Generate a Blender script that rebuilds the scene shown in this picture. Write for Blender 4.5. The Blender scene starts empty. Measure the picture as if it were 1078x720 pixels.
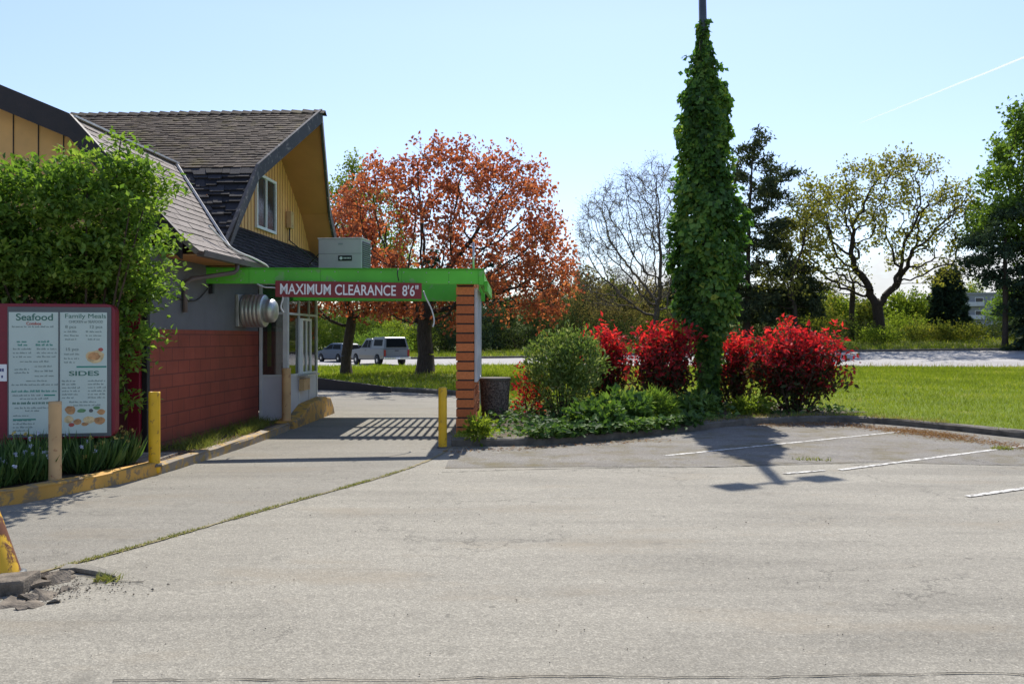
import bpy, bmesh, math, random
import numpy as np
from mathutils import Vector, Matrix, Euler
from mathutils.geometry import delaunay_2d_cdt

random.seed(7)
RNG = np.random.default_rng(11)
SC = bpy.context.scene
COL = SC.collection
PI = math.pi
H, F, U0, V0 = 1.8, 900.0, 539.0, 355.0          # eye height, focal length in photo pixels, centre, horizon

def G(u, v, z=0.0):
    "ground point seen at photo pixel (u, v)"
    y = (H - z) * F / (v - V0)
    return ((u - U0) * y / F, y)

def PX(u, y):
    return (u - U0) * y / F

def PZ(v, y):
    return H - (v - V0) * y / F

# ------------------------------------------------------------------ materials
class NT:
    def __init__(self, name):
        self.m = bpy.data.materials.new(name)
        self.m.use_nodes = True
        self.t = self.m.node_tree
        self.t.nodes.clear()
        self.out = self.n('ShaderNodeOutputMaterial')
    def n(self, kind, **kw):
        nd = self.t.nodes.new(kind)
        for k, v in kw.items():
            setattr(nd, k, v)
        return nd
    def l(self, a, b):
        self.t.links.new(a, b)
    def coord(self):
        return self.n('ShaderNodeTexCoord').outputs['Object']
    def pos(self):
        return self.n('ShaderNodeNewGeometry').outputs['Position']
    def noise(self, scale, detail=4.0, rough=0.55, vec=None, dist=0.0):
        nd = self.n('ShaderNodeTexNoise')
        nd.inputs['Scale'].default_value = scale
        nd.inputs['Detail'].default_value = detail
        nd.inputs['Roughness'].default_value = rough
        nd.inputs['Distortion'].default_value = dist
        if vec is not None:
            self.l(vec, nd.inputs['Vector'])
        return nd.outputs['Fac']
    def ramp(self, fac, stops, interp='LINEAR'):
        nd = self.n('ShaderNodeValToRGB')
        cr = nd.color_ramp
        cr.interpolation = interp
        while len(cr.elements) < len(stops):
            cr.elements.new(0.5)
        for e, (p, c) in zip(cr.elements, stops):
            e.position = p
            e.color = (c[0], c[1], c[2], 1) if hasattr(c, '__len__') else (c, c, c, 1)
        self.l(fac, nd.inputs['Fac'])
        return nd.outputs['Color']
    def mix(self, fac, a, b, mode='MIX'):
        nd = self.n('ShaderNodeMix', data_type='RGBA', blend_type=mode)
        for s, v in ((nd.inputs[0], fac), (nd.inputs[6], a), (nd.inputs[7], b)):
            if isinstance(v, bpy.types.NodeSocket):
                self.l(v, s)
            elif hasattr(v, '__len__'):
                s.default_value = (v[0], v[1], v[2], 1)
            else:
                s.default_value = v
        return nd.outputs[2]
    def math(self, op, a, b=0.0, c=None):
        nd = self.n('ShaderNodeMath', operation=op)
        for i, v in enumerate((a, b, c)):
            if v is None:
                continue
            if isinstance(v, bpy.types.NodeSocket):
                self.l(v, nd.inputs[i])
            else:
                nd.inputs[i].default_value = v
        return nd.outputs[0]
    def mapping(self, vec, scale=(1, 1, 1), rot=(0, 0, 0)):
        nd = self.n('ShaderNodeMapping')
        nd.inputs['Scale'].default_value = scale
        nd.inputs['Rotation'].default_value = rot
        self.l(vec, nd.inputs['Vector'])
        return nd.outputs['Vector']
    def bump(self, h, strength=0.3, dist=0.02):
        nd = self.n('ShaderNodeBump')
        nd.inputs['Strength'].default_value = strength
        nd.inputs['Distance'].default_value = dist
        self.l(h, nd.inputs['Height'])
        return nd.outputs['Normal']
    def principled(self, col, rough=0.6, metal=0.0, normal=None, spec=0.5, **kw):
        p = self.n('ShaderNodeBsdfPrincipled')
        def put(s, v):
            if isinstance(v, bpy.types.NodeSocket):
                self.l(v, s)
            elif hasattr(v, '__len__'):
                s.default_value = (v[0], v[1], v[2], 1)
            else:
                s.default_value = v
        put(p.inputs['Base Color'], col)
        put(p.inputs['Roughness'], rough)
        put(p.inputs['Metallic'], metal)
        put(p.inputs['Specular IOR Level'], spec)
        for k, v in kw.items():
            put(p.inputs[k], v)
        if normal is not None:
            self.l(normal, p.inputs['Normal'])
        self.l(p.outputs[0], self.out.inputs[0])
        return p

def plain(name, c, rough=0.6, var=0.2, scale=6.0, bump=0.15, metal=0.0, spec=0.4, fine=60.0):
    "paint or plain stuff with blotchy wear and a fine grain"
    t = NT(name)
    co = t.coord()
    a = t.noise(scale, 5, 0.6, co)
    d = [max(0, x * (1 - var)) for x in c]
    b = [min(1, x * (1 + var * 0.7)) for x in c]
    col = t.ramp(a, [(0.3, d), (0.7, b)])
    f = t.noise(fine, 3, 0.6, co)
    rr = t.math('MULTIPLY_ADD', a, 0.25, rough - 0.12)
    t.principled(col, rr, metal, t.bump(f, bump, 0.01), spec)
    return t.m

def worn(name, c, under, amount=0.5, scale=7.0, rough=0.65, metal=0.0, bump=0.3, streak=(1, 1, 1)):
    "paint worn through to what lies under it"
    t = NT(name)
    co = t.mapping(t.coord(), streak)
    a = t.noise(scale, 8, 0.68, co, 0.3)
    b = t.noise(scale * 0.35, 3, 0.5, co)
    base = t.ramp(b, [(0.3, [x * 0.82 for x in c]), (0.7, [min(1, x * 1.1) for x in c])])
    k = t.ramp(a, [(amount, 1.0), (amount + 0.06, 0.0)])
    col = t.mix(k, base, under)
    t.principled(col, rough, metal, t.bump(k, bump, 0.004), 0.4)
    return t.m

def leafmat(name, stops, trans=0.45, gloss=0.08, rough=0.55, tint=(1.25, 1.25, 0.8)):
    "thin leaf: colour ramp over the per-leaf attribute, lets light through"
    t = NT(name)
    at = t.n('ShaderNodeAttribute', attribute_name='var')
    col = t.ramp(at.outputs['Fac'], stops)
    d = t.n('ShaderNodeBsdfDiffuse')
    t.l(col, d.inputs[0])
    tr = t.n('ShaderNodeBsdfTranslucent')
    tc = t.mix(1.0, col, tint, 'MULTIPLY')
    t.l(tc, tr.inputs[0])
    m1 = t.n('ShaderNodeMixShader')
    m1.inputs[0].default_value = trans
    t.l(d.outputs[0], m1.inputs[1]); t.l(tr.outputs[0], m1.inputs[2])
    g = t.n('ShaderNodeBsdfGlossy')
    g.inputs['Roughness'].default_value = max(rough, 0.62)
    m2 = t.n('ShaderNodeMixShader')
    m2.inputs[0].default_value = gloss * 0.28
    t.l(m1.outputs[0], m2.inputs[1]); t.l(g.outputs[0], m2.inputs[2])
    t.l(m2.outputs[0], t.out.inputs[0])
    return t.m

def asphalt(name, c, speck=1.0, moss=0.0):
    "old sun-bleached asphalt: exposed aggregate, worn bands, stains and hairline cracks"
    t = NT(name)
    co = t.pos()
    big = t.noise(0.30, 6, 0.62, co, 0.5)
    band = t.noise(1.0, 7, 0.68, t.mapping(co, (0.22, 1.7, 1), (0, 0, 0.10)))
    col = t.ramp(big, [(0.30, [x * 0.78 for x in c]), (0.5, c), (0.70, [x * 1.14 for x in c])])
    col = t.mix(0.5, col, t.ramp(band, [(0.32, [x * 0.66 for x in c]), (0.5, c), (0.68, [x * 1.22 for x in c])]))
    # stones of three sizes
    def stones(scale, lo, hi):
        v = t.n('ShaderNodeTexVoronoi', feature='F1')
        v.inputs['Scale'].default_value = scale
        t.l(co, v.inputs['Vector'])
        s = t.n('ShaderNodeSeparateColor'); t.l(v.outputs['Color'], s.inputs[0])
        return t.ramp(s.outputs[0], [(0.0, lo), (0.22, lo * 1.25), (0.5, 0.95), (0.80, 1.12), (0.93, hi), (1.0, hi * 1.25)]), v.outputs['Distance']
    s1, d1 = stones(105, 0.40, 1.62)
    s2, d2 = stones(44, 0.62, 1.35)
    col = t.mix(0.46 * speck, col, t.mix(1.0, col, s1, 'MULTIPLY'))
    col = t.mix(0.22 * speck, col, t.mix(1.0, col, s2, 'MULTIPLY'))
    gr = t.ramp(t.noise(12, 4, 0.75, co), [(0.33, 0.72), (0.5, 1.0), (0.68, 1.22)])
    col = t.mix(0.32, col, t.mix(1.0, col, gr, 'MULTIPLY'))
    st = t.ramp(t.noise(0.7, 5, 0.65, t.mapping(co, (0.55, 1.5, 1))), [(0.54, 0.0), (0.74, 0.6)])
    col = t.mix(st, col, [c[0] * 0.90, c[1] * 0.80, c[2] * 0.68])
    oil = t.ramp(t.noise(1.9, 5, 0.6, co), [(0.62, 0.0), (0.72, 0.45)])
    col = t.mix(oil, col, [x * 0.5 for x in c])
    spot = t.ramp(t.noise(5.5, 2, 0.5, co), [(0.735, 0.0), (0.76, 0.55)])
    col = t.mix(spot, col, [x * 0.35 for x in c])
    if moss:
        mm = t.ramp(t.noise(1.3, 7, 0.72, co), [(0.47, 0.0), (0.66, moss)])
        col = t.mix(mm, col, (0.115, 0.092, 0.035))
    v = t.n('ShaderNodeTexVoronoi', feature='DISTANCE_TO_EDGE')
    nw = t.n('ShaderNodeTexNoise'); nw.inputs['Scale'].default_value = 1.6; nw.inputs['Detail'].default_value = 6; nw.inputs['Roughness'].default_value = .65; t.l(co, nw.inputs['Vector'])
    wob = t.mix(0.55, co, nw.outputs['Color'], 'LINEAR_LIGHT')
    t.l(wob, v.inputs['Vector'])
    v.inputs['Scale'].default_value = 0.42
    cr = t.ramp(v.outputs['Distance'], [(0.0, 1.0), (0.0055, 0.0)])
    msk = t.ramp(t.noise(0.5, 2, 0.5, co), [(0.50, 0.0), (0.58, 0.75)])
    crm = t.math('MULTIPLY', cr, msk)
    col = t.mix(crm, col, [x * 0.28 for x in c])
    hgt = t.math('ADD', d1, t.math('MULTIPLY', d2, 0.8))
    t.principled(col, 0.88, 0, t.bump(hgt, 0.35, 0.006), 0.25)
    return t.m

def glassmat(name, tint, rough=0.05):
    t = NT(name)
    a = t.noise(1.5, 2, 0.5, t.coord())
    col = t.ramp(a, [(0.3, [x * 0.7 for x in tint]), (0.7, [x * 1.3 for x in tint])])
    t.principled(col, rough + .08, 0, None, 0.35)
    return t.m

def clearglass(name):
    t = NT(name)
    g = t.n('ShaderNodeBsdfGlossy'); g.inputs['Roughness'].default_value = 0.03
    tr = t.n('ShaderNodeBsdfTransparent'); tr.inputs[0].default_value = (0.72, 0.76, 0.75, 1)
    fr = t.n('ShaderNodeFresnel'); fr.inputs[0].default_value = 1.5
    k = t.math('MULTIPLY_ADD', fr.outputs[0], 1.0, 0.10)
    m = t.n('ShaderNodeMixShader')
    t.l(k, m.inputs[0]); t.l(tr.outputs[0], m.inputs[1]); t.l(g.outputs[0], m.inputs[2])
    t.l(m.outputs[0], t.out.inputs[0])
    return t.m

def shinglemat(name, c, var=0.45, moss=None):
    t = NT(name)
    at = t.n('ShaderNodeAttribute', attribute_name='var')
    co = t.coord()
    col = t.ramp(at.outputs['Fac'], [(0.0, [x * (1 - var) for x in c]), (0.5, c), (1.0, [x * (1 + var) for x in c])])
    n = t.noise(14, 5, 0.65, t.mapping(co, (1, 3, 3)))
    col = t.mix(0.6, col, t.mix(1.0, col, t.ramp(n, [(0.3, 0.55), (0.7, 1.5)]), 'MULTIPLY'))
    if moss:
        mk = t.ramp(t.noise(2.3, 6, 0.7, co), [(0.52, 0.0), (0.66, 0.75)])
        col = t.mix(mk, col, moss)
    t.principled(col, 0.85, 0, t.bump(t.noise(50, 3, 0.6, t.mapping(co, (1, 4, 4))), 0.35, 0.01), 0.25)
    return t.m

def barkmat(name, c):
    t = NT(name)
    co = t.coord()
    n = t.noise(7, 6, 0.7, t.mapping(co, (3.0, 3.0, 0.6)))
    col = t.ramp(n, [(0.3, [x * 0.5 for x in c]), (0.7, [x * 1.4 for x in c])])
    t.principled(col, 0.9, 0, t.bump(n, 0.7, 0.04), 0.2)
    return t.m

M = {}
# ------------------------------------------------------------------ scene-graph helpers
def tag(o, label=None, cat=None, group=None, kind=None):
    if label: o['label'] = label
    if cat: o['category'] = cat
    if group: o['group'] = group
    if kind: o['kind'] = kind
    return o

def empty(name, loc=(0, 0, 0), rz=0.0, label=None, cat=None, group=None):
    o = bpy.data.objects.new(name, None)
    COL.objects.link(o)
    o.location = loc
    o.rotation_euler = (0, 0, rz)
    o.empty_display_size = 0.2
    return tag(o, label, cat, group)

def link(name, me, parent=None, loc=None):
    o = bpy.data.objects.new(name, me)
    COL.objects.link(o)
    if parent is not None:
        o.parent = parent
    if loc is not None:
        o.location = loc
    return o

def copy_tree(o, parent=None):
    c = o.copy()
    COL.objects.link(c)
    c.parent = parent
    for ch in list(o.children):
        copy_tree(ch, c)
    return c

class MB:
    "mesh builder"
    def __init__(self):
        self.v = []; self.f = []; self.sm = []; self.var = None
    def add(self, vs, fs, smooth=False):
        b = len(self.v)
        self.v += [tuple(x) for x in vs]
        self.f += [tuple(i + b for i in f) for f in fs]
        self.sm += [smooth] * len(fs)
        return self
    def box(self, lo, hi, mtx=None):
        x0, y0, z0 = lo; x1, y1, z1 = hi
        vs = [(x0, y0, z0), (x1, y0, z0), (x1, y1, z0), (x0, y1, z0), (x0, y0, z1), (x1, y0, z1), (x1, y1, z1), (x0, y1, z1)]
        if mtx is not None:
            vs = [mtx @ Vector(v) for v in vs]
        return self.add(vs, [(0, 3, 2, 1), (4, 5, 6, 7), (0, 1, 5, 4), (1, 2, 6, 5), (2, 3, 7, 6), (3, 0, 4, 7)])
    def bar(self, p, q, w, h, up=(0, 0, 1)):
        p = Vector(p); q = Vector(q); d = (q - p); L = d.length; d.normalize()
        s = d.cross(Vector(up))
        if s.length < 1e-5: s = Vector((1, 0, 0))
        s.normalize(); n = s.cross(d)
        vs = []
        for t in (p, q):
            for a, b in ((-1, -1), (1, -1), (1, 1), (-1, 1)):
                vs.append(t + s * (a * w / 2) + n * (b * h / 2))
        return self.add(vs, [(0, 1, 2, 3), (7, 6, 5, 4), (0, 4, 5, 1), (1, 5, 6, 2), (2, 6, 7, 3), (3, 7, 4, 0)])
    def tube(self, pts, r, k=8, cap=True):
        pts = [Vector(p) for p in pts]
        rs = r if hasattr(r, '__len__') else [r] * len(pts)
        vs = []
        ref = None
        for i, p in enumerate(pts):
            d = (pts[min(i + 1, len(pts) - 1)] - pts[max(i - 1, 0)]).normalized()
            if ref is None:
                ref = d.cross(Vector((0, 0, 1)))
                if ref.length < 0.05: ref = d.cross(Vector((0, 1, 0)))
            ref = (ref - d * ref.dot(d)).normalized()
            s2 = d.cross(ref)
            for j in range(k):
                a = 2 * PI * j / k
                vs.append(p + ref * (math.cos(a) * rs[i]) + s2 * (math.sin(a) * rs[i]))
        fs = []
        for i in range(len(pts) - 1):
            for j in range(k):
                fs.append((i * k + j, i * k + (j + 1) % k, (i + 1) * k + (j + 1) % k, (i + 1) * k + j))
        self.add(vs, fs, True)
        if cap:
            b = len(self.v) - len(vs)
            self.f.append(tuple(b + j for j in range(k))[::-1]); self.sm.append(False)
            self.f.append(tuple(b + (len(pts) - 1) * k + j for j in range(k))); self.sm.append(False)
        return self
    def lathe(self, prof, c=(0, 0, 0), axis=(0, 0, 1), k=24, smooth=True):
        "prof: list of (radius, height) along the axis"
        ax = Vector(axis).normalized()
        s = ax.cross(Vector((0, 0, 1)))
        if s.length < 0.05: s = Vector((1, 0, 0))
        s.normalize(); t = ax.cross(s); c = Vector(c)
        vs = []
        for r, h in prof:
            for j in range(k):
                a = 2 * PI * j / k
                vs.append(c + ax * h + s * (r * math.cos(a)) + t * (r * math.sin(a)))
        fs = []
        for i in range(len(prof) - 1):
            for j in range(k):
                fs.append((i * k + j, i * k + (j + 1) % k, (i + 1) * k + (j + 1) % k, (i + 1) * k + j))
        self.add(vs, fs, smooth)
        b = len(self.v) - len(vs)
        if prof[0][0] > 1e-4:
            self.f.append(tuple(b + j for j in range(k))[::-1]); self.sm.append(False)
        if prof[-1][0] > 1e-4:
            self.f.append(tuple(b + (len(prof) - 1) * k + j for j in range(k))); self.sm.append(False)
        return self
    def prism(self, poly, h0, h1, fn):
        "extrude polygon (s,t) between h0 and h1; fn(s,t,h)->xyz"
        n = len(poly)
        vs = [fn(s, t, h0) for s, t in poly] + [fn(s, t, h1) for s, t in poly]
        fs = [tuple(range(n))[::-1], tuple(range(n, 2 * n))]
        for i in range(n):
            j = (i + 1) % n
            fs.append((i, j, n + j, n + i))
        return self.add(vs, fs)
    def build(self, name, mat, parent=None, bevel=0.0, seg=2, loc=None, weld=True):
        me = bpy.data.meshes.new(name)
        me.from_pydata([tuple(v) for v in self.v], [], self.f)
        me.polygons.foreach_set('use_smooth', self.sm)
        if self.var is not None:
            at = me.attributes.new('var', 'FLOAT', 'POINT')
            at.data.foreach_set('value', np.asarray(self.var, dtype=np.float32))
        bm = bmesh.new(); bm.from_mesh(me)
        bmesh.ops.recalc_face_normals(bm, faces=bm.faces[:])
        if bevel > 0:
            es = [e for e in bm.edges if len(e.link_faces) == 2 and e.calc_face_angle(0) > 0.5]
            bmesh.ops.bevel(bm, geom=es, offset=bevel, segments=seg, affect='EDGES', clamp_overlap=True, profile=0.6)
        bm.to_mesh(me); bm.free()
        if mat: me.materials.append(mat)
        me.update()
        return link(name, me, parent, loc)

def npmesh(name, verts, tris, mat, parent=None, var=None, smooth=False, n=3):
    me = bpy.data.meshes.new(name)
    verts = np.asarray(verts, dtype=np.float32); tris = np.asarray(tris, dtype=np.int32)
    me.vertices.add(len(verts)); me.vertices.foreach_set('co', verts.ravel())
    nf = len(tris)
    me.loops.add(nf * n); me.loops.foreach_set('vertex_index', tris.ravel())
    me.polygons.add(nf)
    me.polygons.foreach_set('loop_start', np.arange(0, nf * n, n, dtype=np.int32))
    me.polygons.foreach_set('use_smooth', np.full(nf, smooth, dtype=bool))
    if var is not None:
        at = me.attributes.new('var', 'FLOAT', 'POINT')
        at.data.foreach_set('value', np.asarray(var, dtype=np.float32))
    me.materials.append(mat)
    me.update(calc_edges=True)
    me.validate()
    return link(name, me, parent)

def unit(a):
    return a / np.maximum(np.linalg.norm(a, axis=-1, keepdims=True), 1e-9)

def rdir(n):
    return unit(RNG.normal(size=(n, 3)))

def leaves(name, P, D, Nn, L, W, var, mat, parent=None, fold=0.12):
    "folded diamond leaves: base P, pointing D, face normal about Nn"
    n = len(P)
    D = unit(np.asarray(D)); S = unit(np.cross(D, Nn)); Nn = np.cross(S, D)
    L = np.broadcast_to(L, (n,))[:, None]; W = np.broadcast_to(W, (n,))[:, None]
    v = np.empty((n, 4, 3))
    v[:, 0] = P
    v[:, 1] = P + D * L * 0.45 + S * W * 0.5 + Nn * W * fold
    v[:, 2] = P + D * L - Nn * L * 0.10
    v[:, 3] = P + D * L * 0.45 - S * W * 0.5 + Nn * W * fold
    b = np.arange(n)[:, None] * 4
    t = np.concatenate([b + np.array([0, 1, 2]), b + np.array([0, 2, 3])], axis=1).reshape(-1, 3)
    return npmesh(name, v.reshape(-1, 3), t, mat, parent, np.repeat(np.asarray(var), 4))

def inpoly(px, py, poly):
    px = np.asarray(px); py = np.asarray(py)
    r = np.zeros(px.shape, bool)
    n = len(poly)
    for i in range(n):
        x0, y0 = poly[i]; x1, y1 = poly[(i + 1) % n]
        c = ((y0 > py) != (y1 > py)) & (px < (x1 - x0) * (py - y0) / (y1 - y0 + 1e-12) + x0)
        r ^= c
    return r

def resample(pl, step):
    out = [pl[0]]
    for (x0, y0), (x1, y1) in zip(pl, pl[1:]):
        n = max(1, int(math.hypot(x1 - x0, y1 - y0) / step))
        for i in range(1, n + 1):
            out.append((x0 + (x1 - x0) * i / n, y0 + (y1 - y0) * i / n))
    return out

def smoothline(pl, it=2):
    for _ in range(it):
        o = [pl[0]]
        for a, b in zip(pl, pl[1:]):
            o.append((a[0] * .75 + b[0] * .25, a[1] * .75 + b[1] * .25))
            o.append((a[0] * .25 + b[0] * .75, a[1] * .25 + b[1] * .75))
        o.append(pl[-1]); pl = o
    return pl

def sheet(name, poly, hfun, mat, grid=None, kind='structure'):
    "triangulated ground sheet inside a polygon"
    pts = [Vector(p) for p in poly]
    n = len(pts)
    if grid:
        xs = np.array([p[0] for p in poly]); ys = np.array([p[1] for p in poly])
        gx, gy = np.meshgrid(np.arange(xs.min(), xs.max(), grid), np.arange(ys.min(), ys.max(), grid))
        gx = (gx + RNG.uniform(-.3, .3, gx.shape) * grid).ravel(); gy = (gy + RNG.uniform(-.3, .3, gy.shape) * grid).ravel()
        k = inpoly(gx, gy, poly)
        pts += [Vector((a, b)) for a, b in zip(gx[k], gy[k])]
    vs, es, fs, *_ = delaunay_2d_cdt(pts, [(i, (i + 1) % n) for i in range(n)], [], 2 if False else 1, 1e-5) if False else \
        delaunay_2d_cdt(pts, [], [list(range(n))], 1, 1e-5)
    me = bpy.data.meshes.new(name)
    me.from_pydata([(v[0], v[1], hfun(v[0], v[1])) for v in vs], [], [tuple(f) for f in fs])
    bm = bmesh.new(); bm.from_mesh(me)
    for f in bm.faces:
        if f.normal.z < 0: f.normal_flip()
        f.smooth = True
    bm.to_mesh(me); bm.free()
    me.materials.append(mat)
    return tag(link(name, me), kind=kind)

def sweep(name, line, prof, mat, parent=None, zfun=None, kind=None, wob=0.0):
    "sweep profile [(offset to the left, z)] along a ground line"
    mb = MB(); k = len(prof); n = len(line); vs = []
    for i, p in enumerate(line):
        a = line[max(i - 1, 0)]; b = line[min(i + 1, n - 1)]
        dx, dy = b[0] - a[0], b[1] - a[1]; L = math.hypot(dx, dy) or 1
        nx, ny = -dy / L, dx / L
        z0 = zfun(*p) if zfun else 0
        for (o, z) in prof:
            jo = random.uniform(-wob, wob); jz = random.uniform(-wob, wob) if z > 0.01 else 0
            vs.append((p[0] + nx * (o + jo), p[1] + ny * (o + jo), z0 + z + jz))
    fs = []
    for i in range(n - 1):
        for j in range(k - 1):
            fs.append((i * k + j, i * k + j + 1, (i + 1) * k + j + 1, (i + 1) * k + j))
    fs.append(tuple(range(k))); fs.append(tuple((n - 1) * k + j for j in range(k))[::-1])
    mb.add(vs, fs)
    o = mb.build(name, mat, parent)
    if kind: tag(o, kind=kind)
    return o

def text_mesh(name, s, size, mat, parent, x, y, z, align='LEFT', bold=0.0, width=None, depth=0.002):
    "raised lettering facing -Y in the parent's frame"
    cu = bpy.data.curves.new(name, 'FONT')
    cu.body = s; cu.size = size; cu.align_x = align; cu.extrude = depth; cu.offset = bold * size
    o = bpy.data.objects.new(name, cu); COL.objects.link(o)
    dg = bpy.context.evaluated_depsgraph_get()
    me = bpy.data.meshes.new_from_object(o.evaluated_get(dg))
    bpy.data.objects.remove(o)
    sx = 1.0
    if width:
        xs = [v.co.x for v in me.vertices]
        sx = width / max(1e-6, max(xs) - min(xs))
    for v in me.vertices:
        a, b, c = v.co
        v.co = (x + a * sx, y - c - depth, z + b)
    me.materials.clear(); me.materials.append(mat)
    me.name = name
    return link(name, me, parent)

def grit(name, x, y, z, s, mat, kind='stuff', parent=None):
    "loose stones and crumbs: irregular octahedra"
    n = len(x)
    o = np.array([[1, 0, 0], [0, 1, 0], [-1, 0, 0], [0, -1, 0], [0, 0, .7], [0, 0, -.6]], float)
    V = np.stack([x, y, z], 1)[:, None] + o[None] * s[:, None, None] * RNG.uniform(.55, 1.3, (n, 6, 1)) + RNG.normal(size=(n, 6, 3)) * s[:, None, None] * .22
    f = np.array([[0, 1, 4], [1, 2, 4], [2, 3, 4], [3, 0, 4], [1, 0, 5], [2, 1, 5], [3, 2, 5], [0, 3, 5]])
    T = (np.arange(n)[:, None, None] * 6 + f[None]).reshape(-1, 3)
    ob = npmesh(name, V.reshape(-1, 3), T, mat, parent)
    return tag(ob, kind=kind) if kind else ob
# ------------------------------------------------------------------ vegetation generators
def in_ellipsoids(n, ells, shell=0.0):
    "random points in a list of (cx,cy,cz,rx,ry,rz[,weight])"
    w = np.array([(e[6] if len(e) > 6 else 1.0) * e[3] * e[4] * e[5] for e in ells]); w = w / w.sum()
    idx = RNG.choice(len(ells), n, p=w)
    E = np.array([e[:6] for e in ells])[idx]
    r = RNG.uniform(shell ** 3, 1, n) ** (1 / 3)
    return E[:, :3] + rdir(n) * r[:, None] * E[:, 3:6]

def colonize(attr, trunk, d_inf, d_kill, step, iters=160, bias=(0, 0, 0.08), jit=0.12):
    nodes = [np.array(p, float) for p in trunk]
    par = [-1] + list(range(len(trunk) - 1))
    attr = np.asarray(attr, float)
    dist = np.full(len(attr), 1e9); near = np.zeros(len(attr), int)
    def upd(start):
        N = np.array(nodes[start:])
        d = np.linalg.norm(attr[:, None, :] - N[None], axis=2)
        j = d.argmin(1); dm = d[np.arange(len(attr)), j]
        k = dm < dist
        dist[k] = dm[k]; near[k] = j[k] + start
    upd(0)
    bias = np.array(bias)
    made = {}
    for it in range(iters):
        act = dist < d_inf
        if not act.any():
            if len(attr) == 0 or dist.min() > 1e8: break
            act = dist <= dist.min() * 1.05
        g = near[act]; dv = unit(attr[act] - np.array(nodes)[g])
        start = len(nodes)
        for node in np.unique(g):
            d = dv[g == node].sum(0)
            d = d / (np.linalg.norm(d) + 1e-9) + bias + RNG.normal(size=3) * jit
            d /= np.linalg.norm(d) + 1e-9
            p = nodes[node] + d * step
            c = made.setdefault(node, [])
            if any(np.dot(d, q) > 0.96 for q in c) or len(c) > 3:
                continue
            c.append(d)
            nodes.append(p); par.append(int(node))
        if len(nodes) == start: break
        upd(start)
        keep = dist > d_kill
        attr = attr[keep]; dist = dist[keep]; near = near[keep]
        if len(attr) == 0: break
    return np.array(nodes), np.array(par)

def pipe_radii(par, tip, expo=2.3, base=None):
    n = len(par); acc = np.zeros(n); cnt = np.zeros(n, int)
    for p in par[1:]: cnt[p] += 1
    acc[cnt == 0] = tip ** expo
    for i in range(n - 1, 0, -1):
        acc[par[i]] += acc[i]
    r = acc ** (1 / expo)
    if base:
        k = math.log(base / tip) / math.log(r[0] / tip) if r[0] > tip * 1.01 else 1
        r = tip * (r / tip) ** k
    return r, cnt

def skeleton_mesh(name, nodes, par, rad, mat, parent=None, k=5):
    n = len(nodes)
    d = np.zeros((n, 3)); d[1:] = nodes[1:] - nodes[par[1:]]; d[0] = d[1] if n > 1 else (0, 0, 1)
    d = unit(d)
    ref = np.tile([0.31, 0.95, 0.05], (n, 1))
    s = unit(np.cross(d, ref)); t = np.cross(d, s)
    a = np.arange(k) * 2 * PI / k
    ring = nodes[:, None] + (s[:, None] * np.cos(a)[None, :, None] + t[:, None] * np.sin(a)[None, :, None]) * rad[:, None, None]
    c = np.arange(1, n)[:, None]; p = par[1:][:, None]
    j = np.arange(k)[None]; j2 = (j + 1) % k
    # child's own copy of a ring at the parent's place, sized by the child, avoids pinched forks
    base = nodes[par[1:]][:, None] + (s[1:, None] * np.cos(a)[None, :, None] + t[1:, None] * np.sin(a)[None, :, None]) * np.minimum(rad[par[1:]], rad[1:] * 1.35)[:, None, None]
    V = np.concatenate([ring.reshape(-1, 3), base.reshape(-1, 3)])
    off = n * k
    bb = off + np.arange(n - 1)[:, None] * k
    quads = np.stack([bb + j, bb + j2, c * k + j2, c * k + j], axis=2).reshape(-1, 4)
    return npmesh(name, V, quads, mat, parent, None, True, 4)

def leaf_cloud(name, C, per, spread, L, W, mat, parent, up=0.35, outc=None, varbias=None, droop=0.0):
    "per leaves about each centre"
    n = len(C) * per
    P = np.repeat(C, per, 0) + RNG.normal(size=(n, 3)) * spread
    D = rdir(n)
    if outc is not None:
        D = D * 0.8 + unit(P - outc) * 0.7
    D[:, 2] -= droop
    N = rdir(n); N[:, 2] += up * 2; N = unit(N)
    sz = RNG.uniform(0.65, 1.25, n)
    cl = np.repeat(RNG.uniform(0, 1, len(C)), per)
    var = np.clip(0.55 * RNG.uniform(0, 1, n) + 0.45 * cl, 0, 1)
    if varbias is not None:
        var = np.clip(varbias(P, var), 0, 1)
    return leaves(name, P, D, N, L * sz, W * sz, var, mat, parent)

def tip_dist(par):
    d = np.zeros(len(par), int)
    for i in range(len(par) - 1, 0, -1):
        d[par[i]] = max(d[par[i]], d[i] + 1)
    return d

def twig_mesh(name, P, D, L, r, mat, parent):
    "thin bent twigs from P along D; returns points on them"
    n = len(P); D = unit(D)
    B = unit(D + RNG.normal(size=(n, 3)) * .35)
    p1 = P + D * (L * .5)[:, None]; p2 = p1 + B * (L * .5)[:, None]
    ref = np.tile([0.31, 0.95, 0.05], (n, 1)); s = unit(np.cross(D, ref)); t = np.cross(D, s)
    V = np.empty((n, 3, 3, 3))
    for i, (c, q) in enumerate(((P, 1.0), (p1, .75), (p2, .35))):
        for j in range(3):
            a = 2 * PI * j / 3
            V[:, i, j] = c + (s * math.cos(a) + t * math.sin(a)) * r * q
    b = np.arange(n)[:, None] * 9; Q = []
    for i in range(2):
        for j in range(3):
            Q.append(np.concatenate([b + i * 3 + j, b + i * 3 + (j + 1) % 3, b + (i + 1) * 3 + (j + 1) % 3, b + (i + 1) * 3 + j], 1))
    npmesh(name, V.reshape(-1, 3), np.concatenate(Q), mat, parent, None, True, 4)
    return p1, p2

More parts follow.
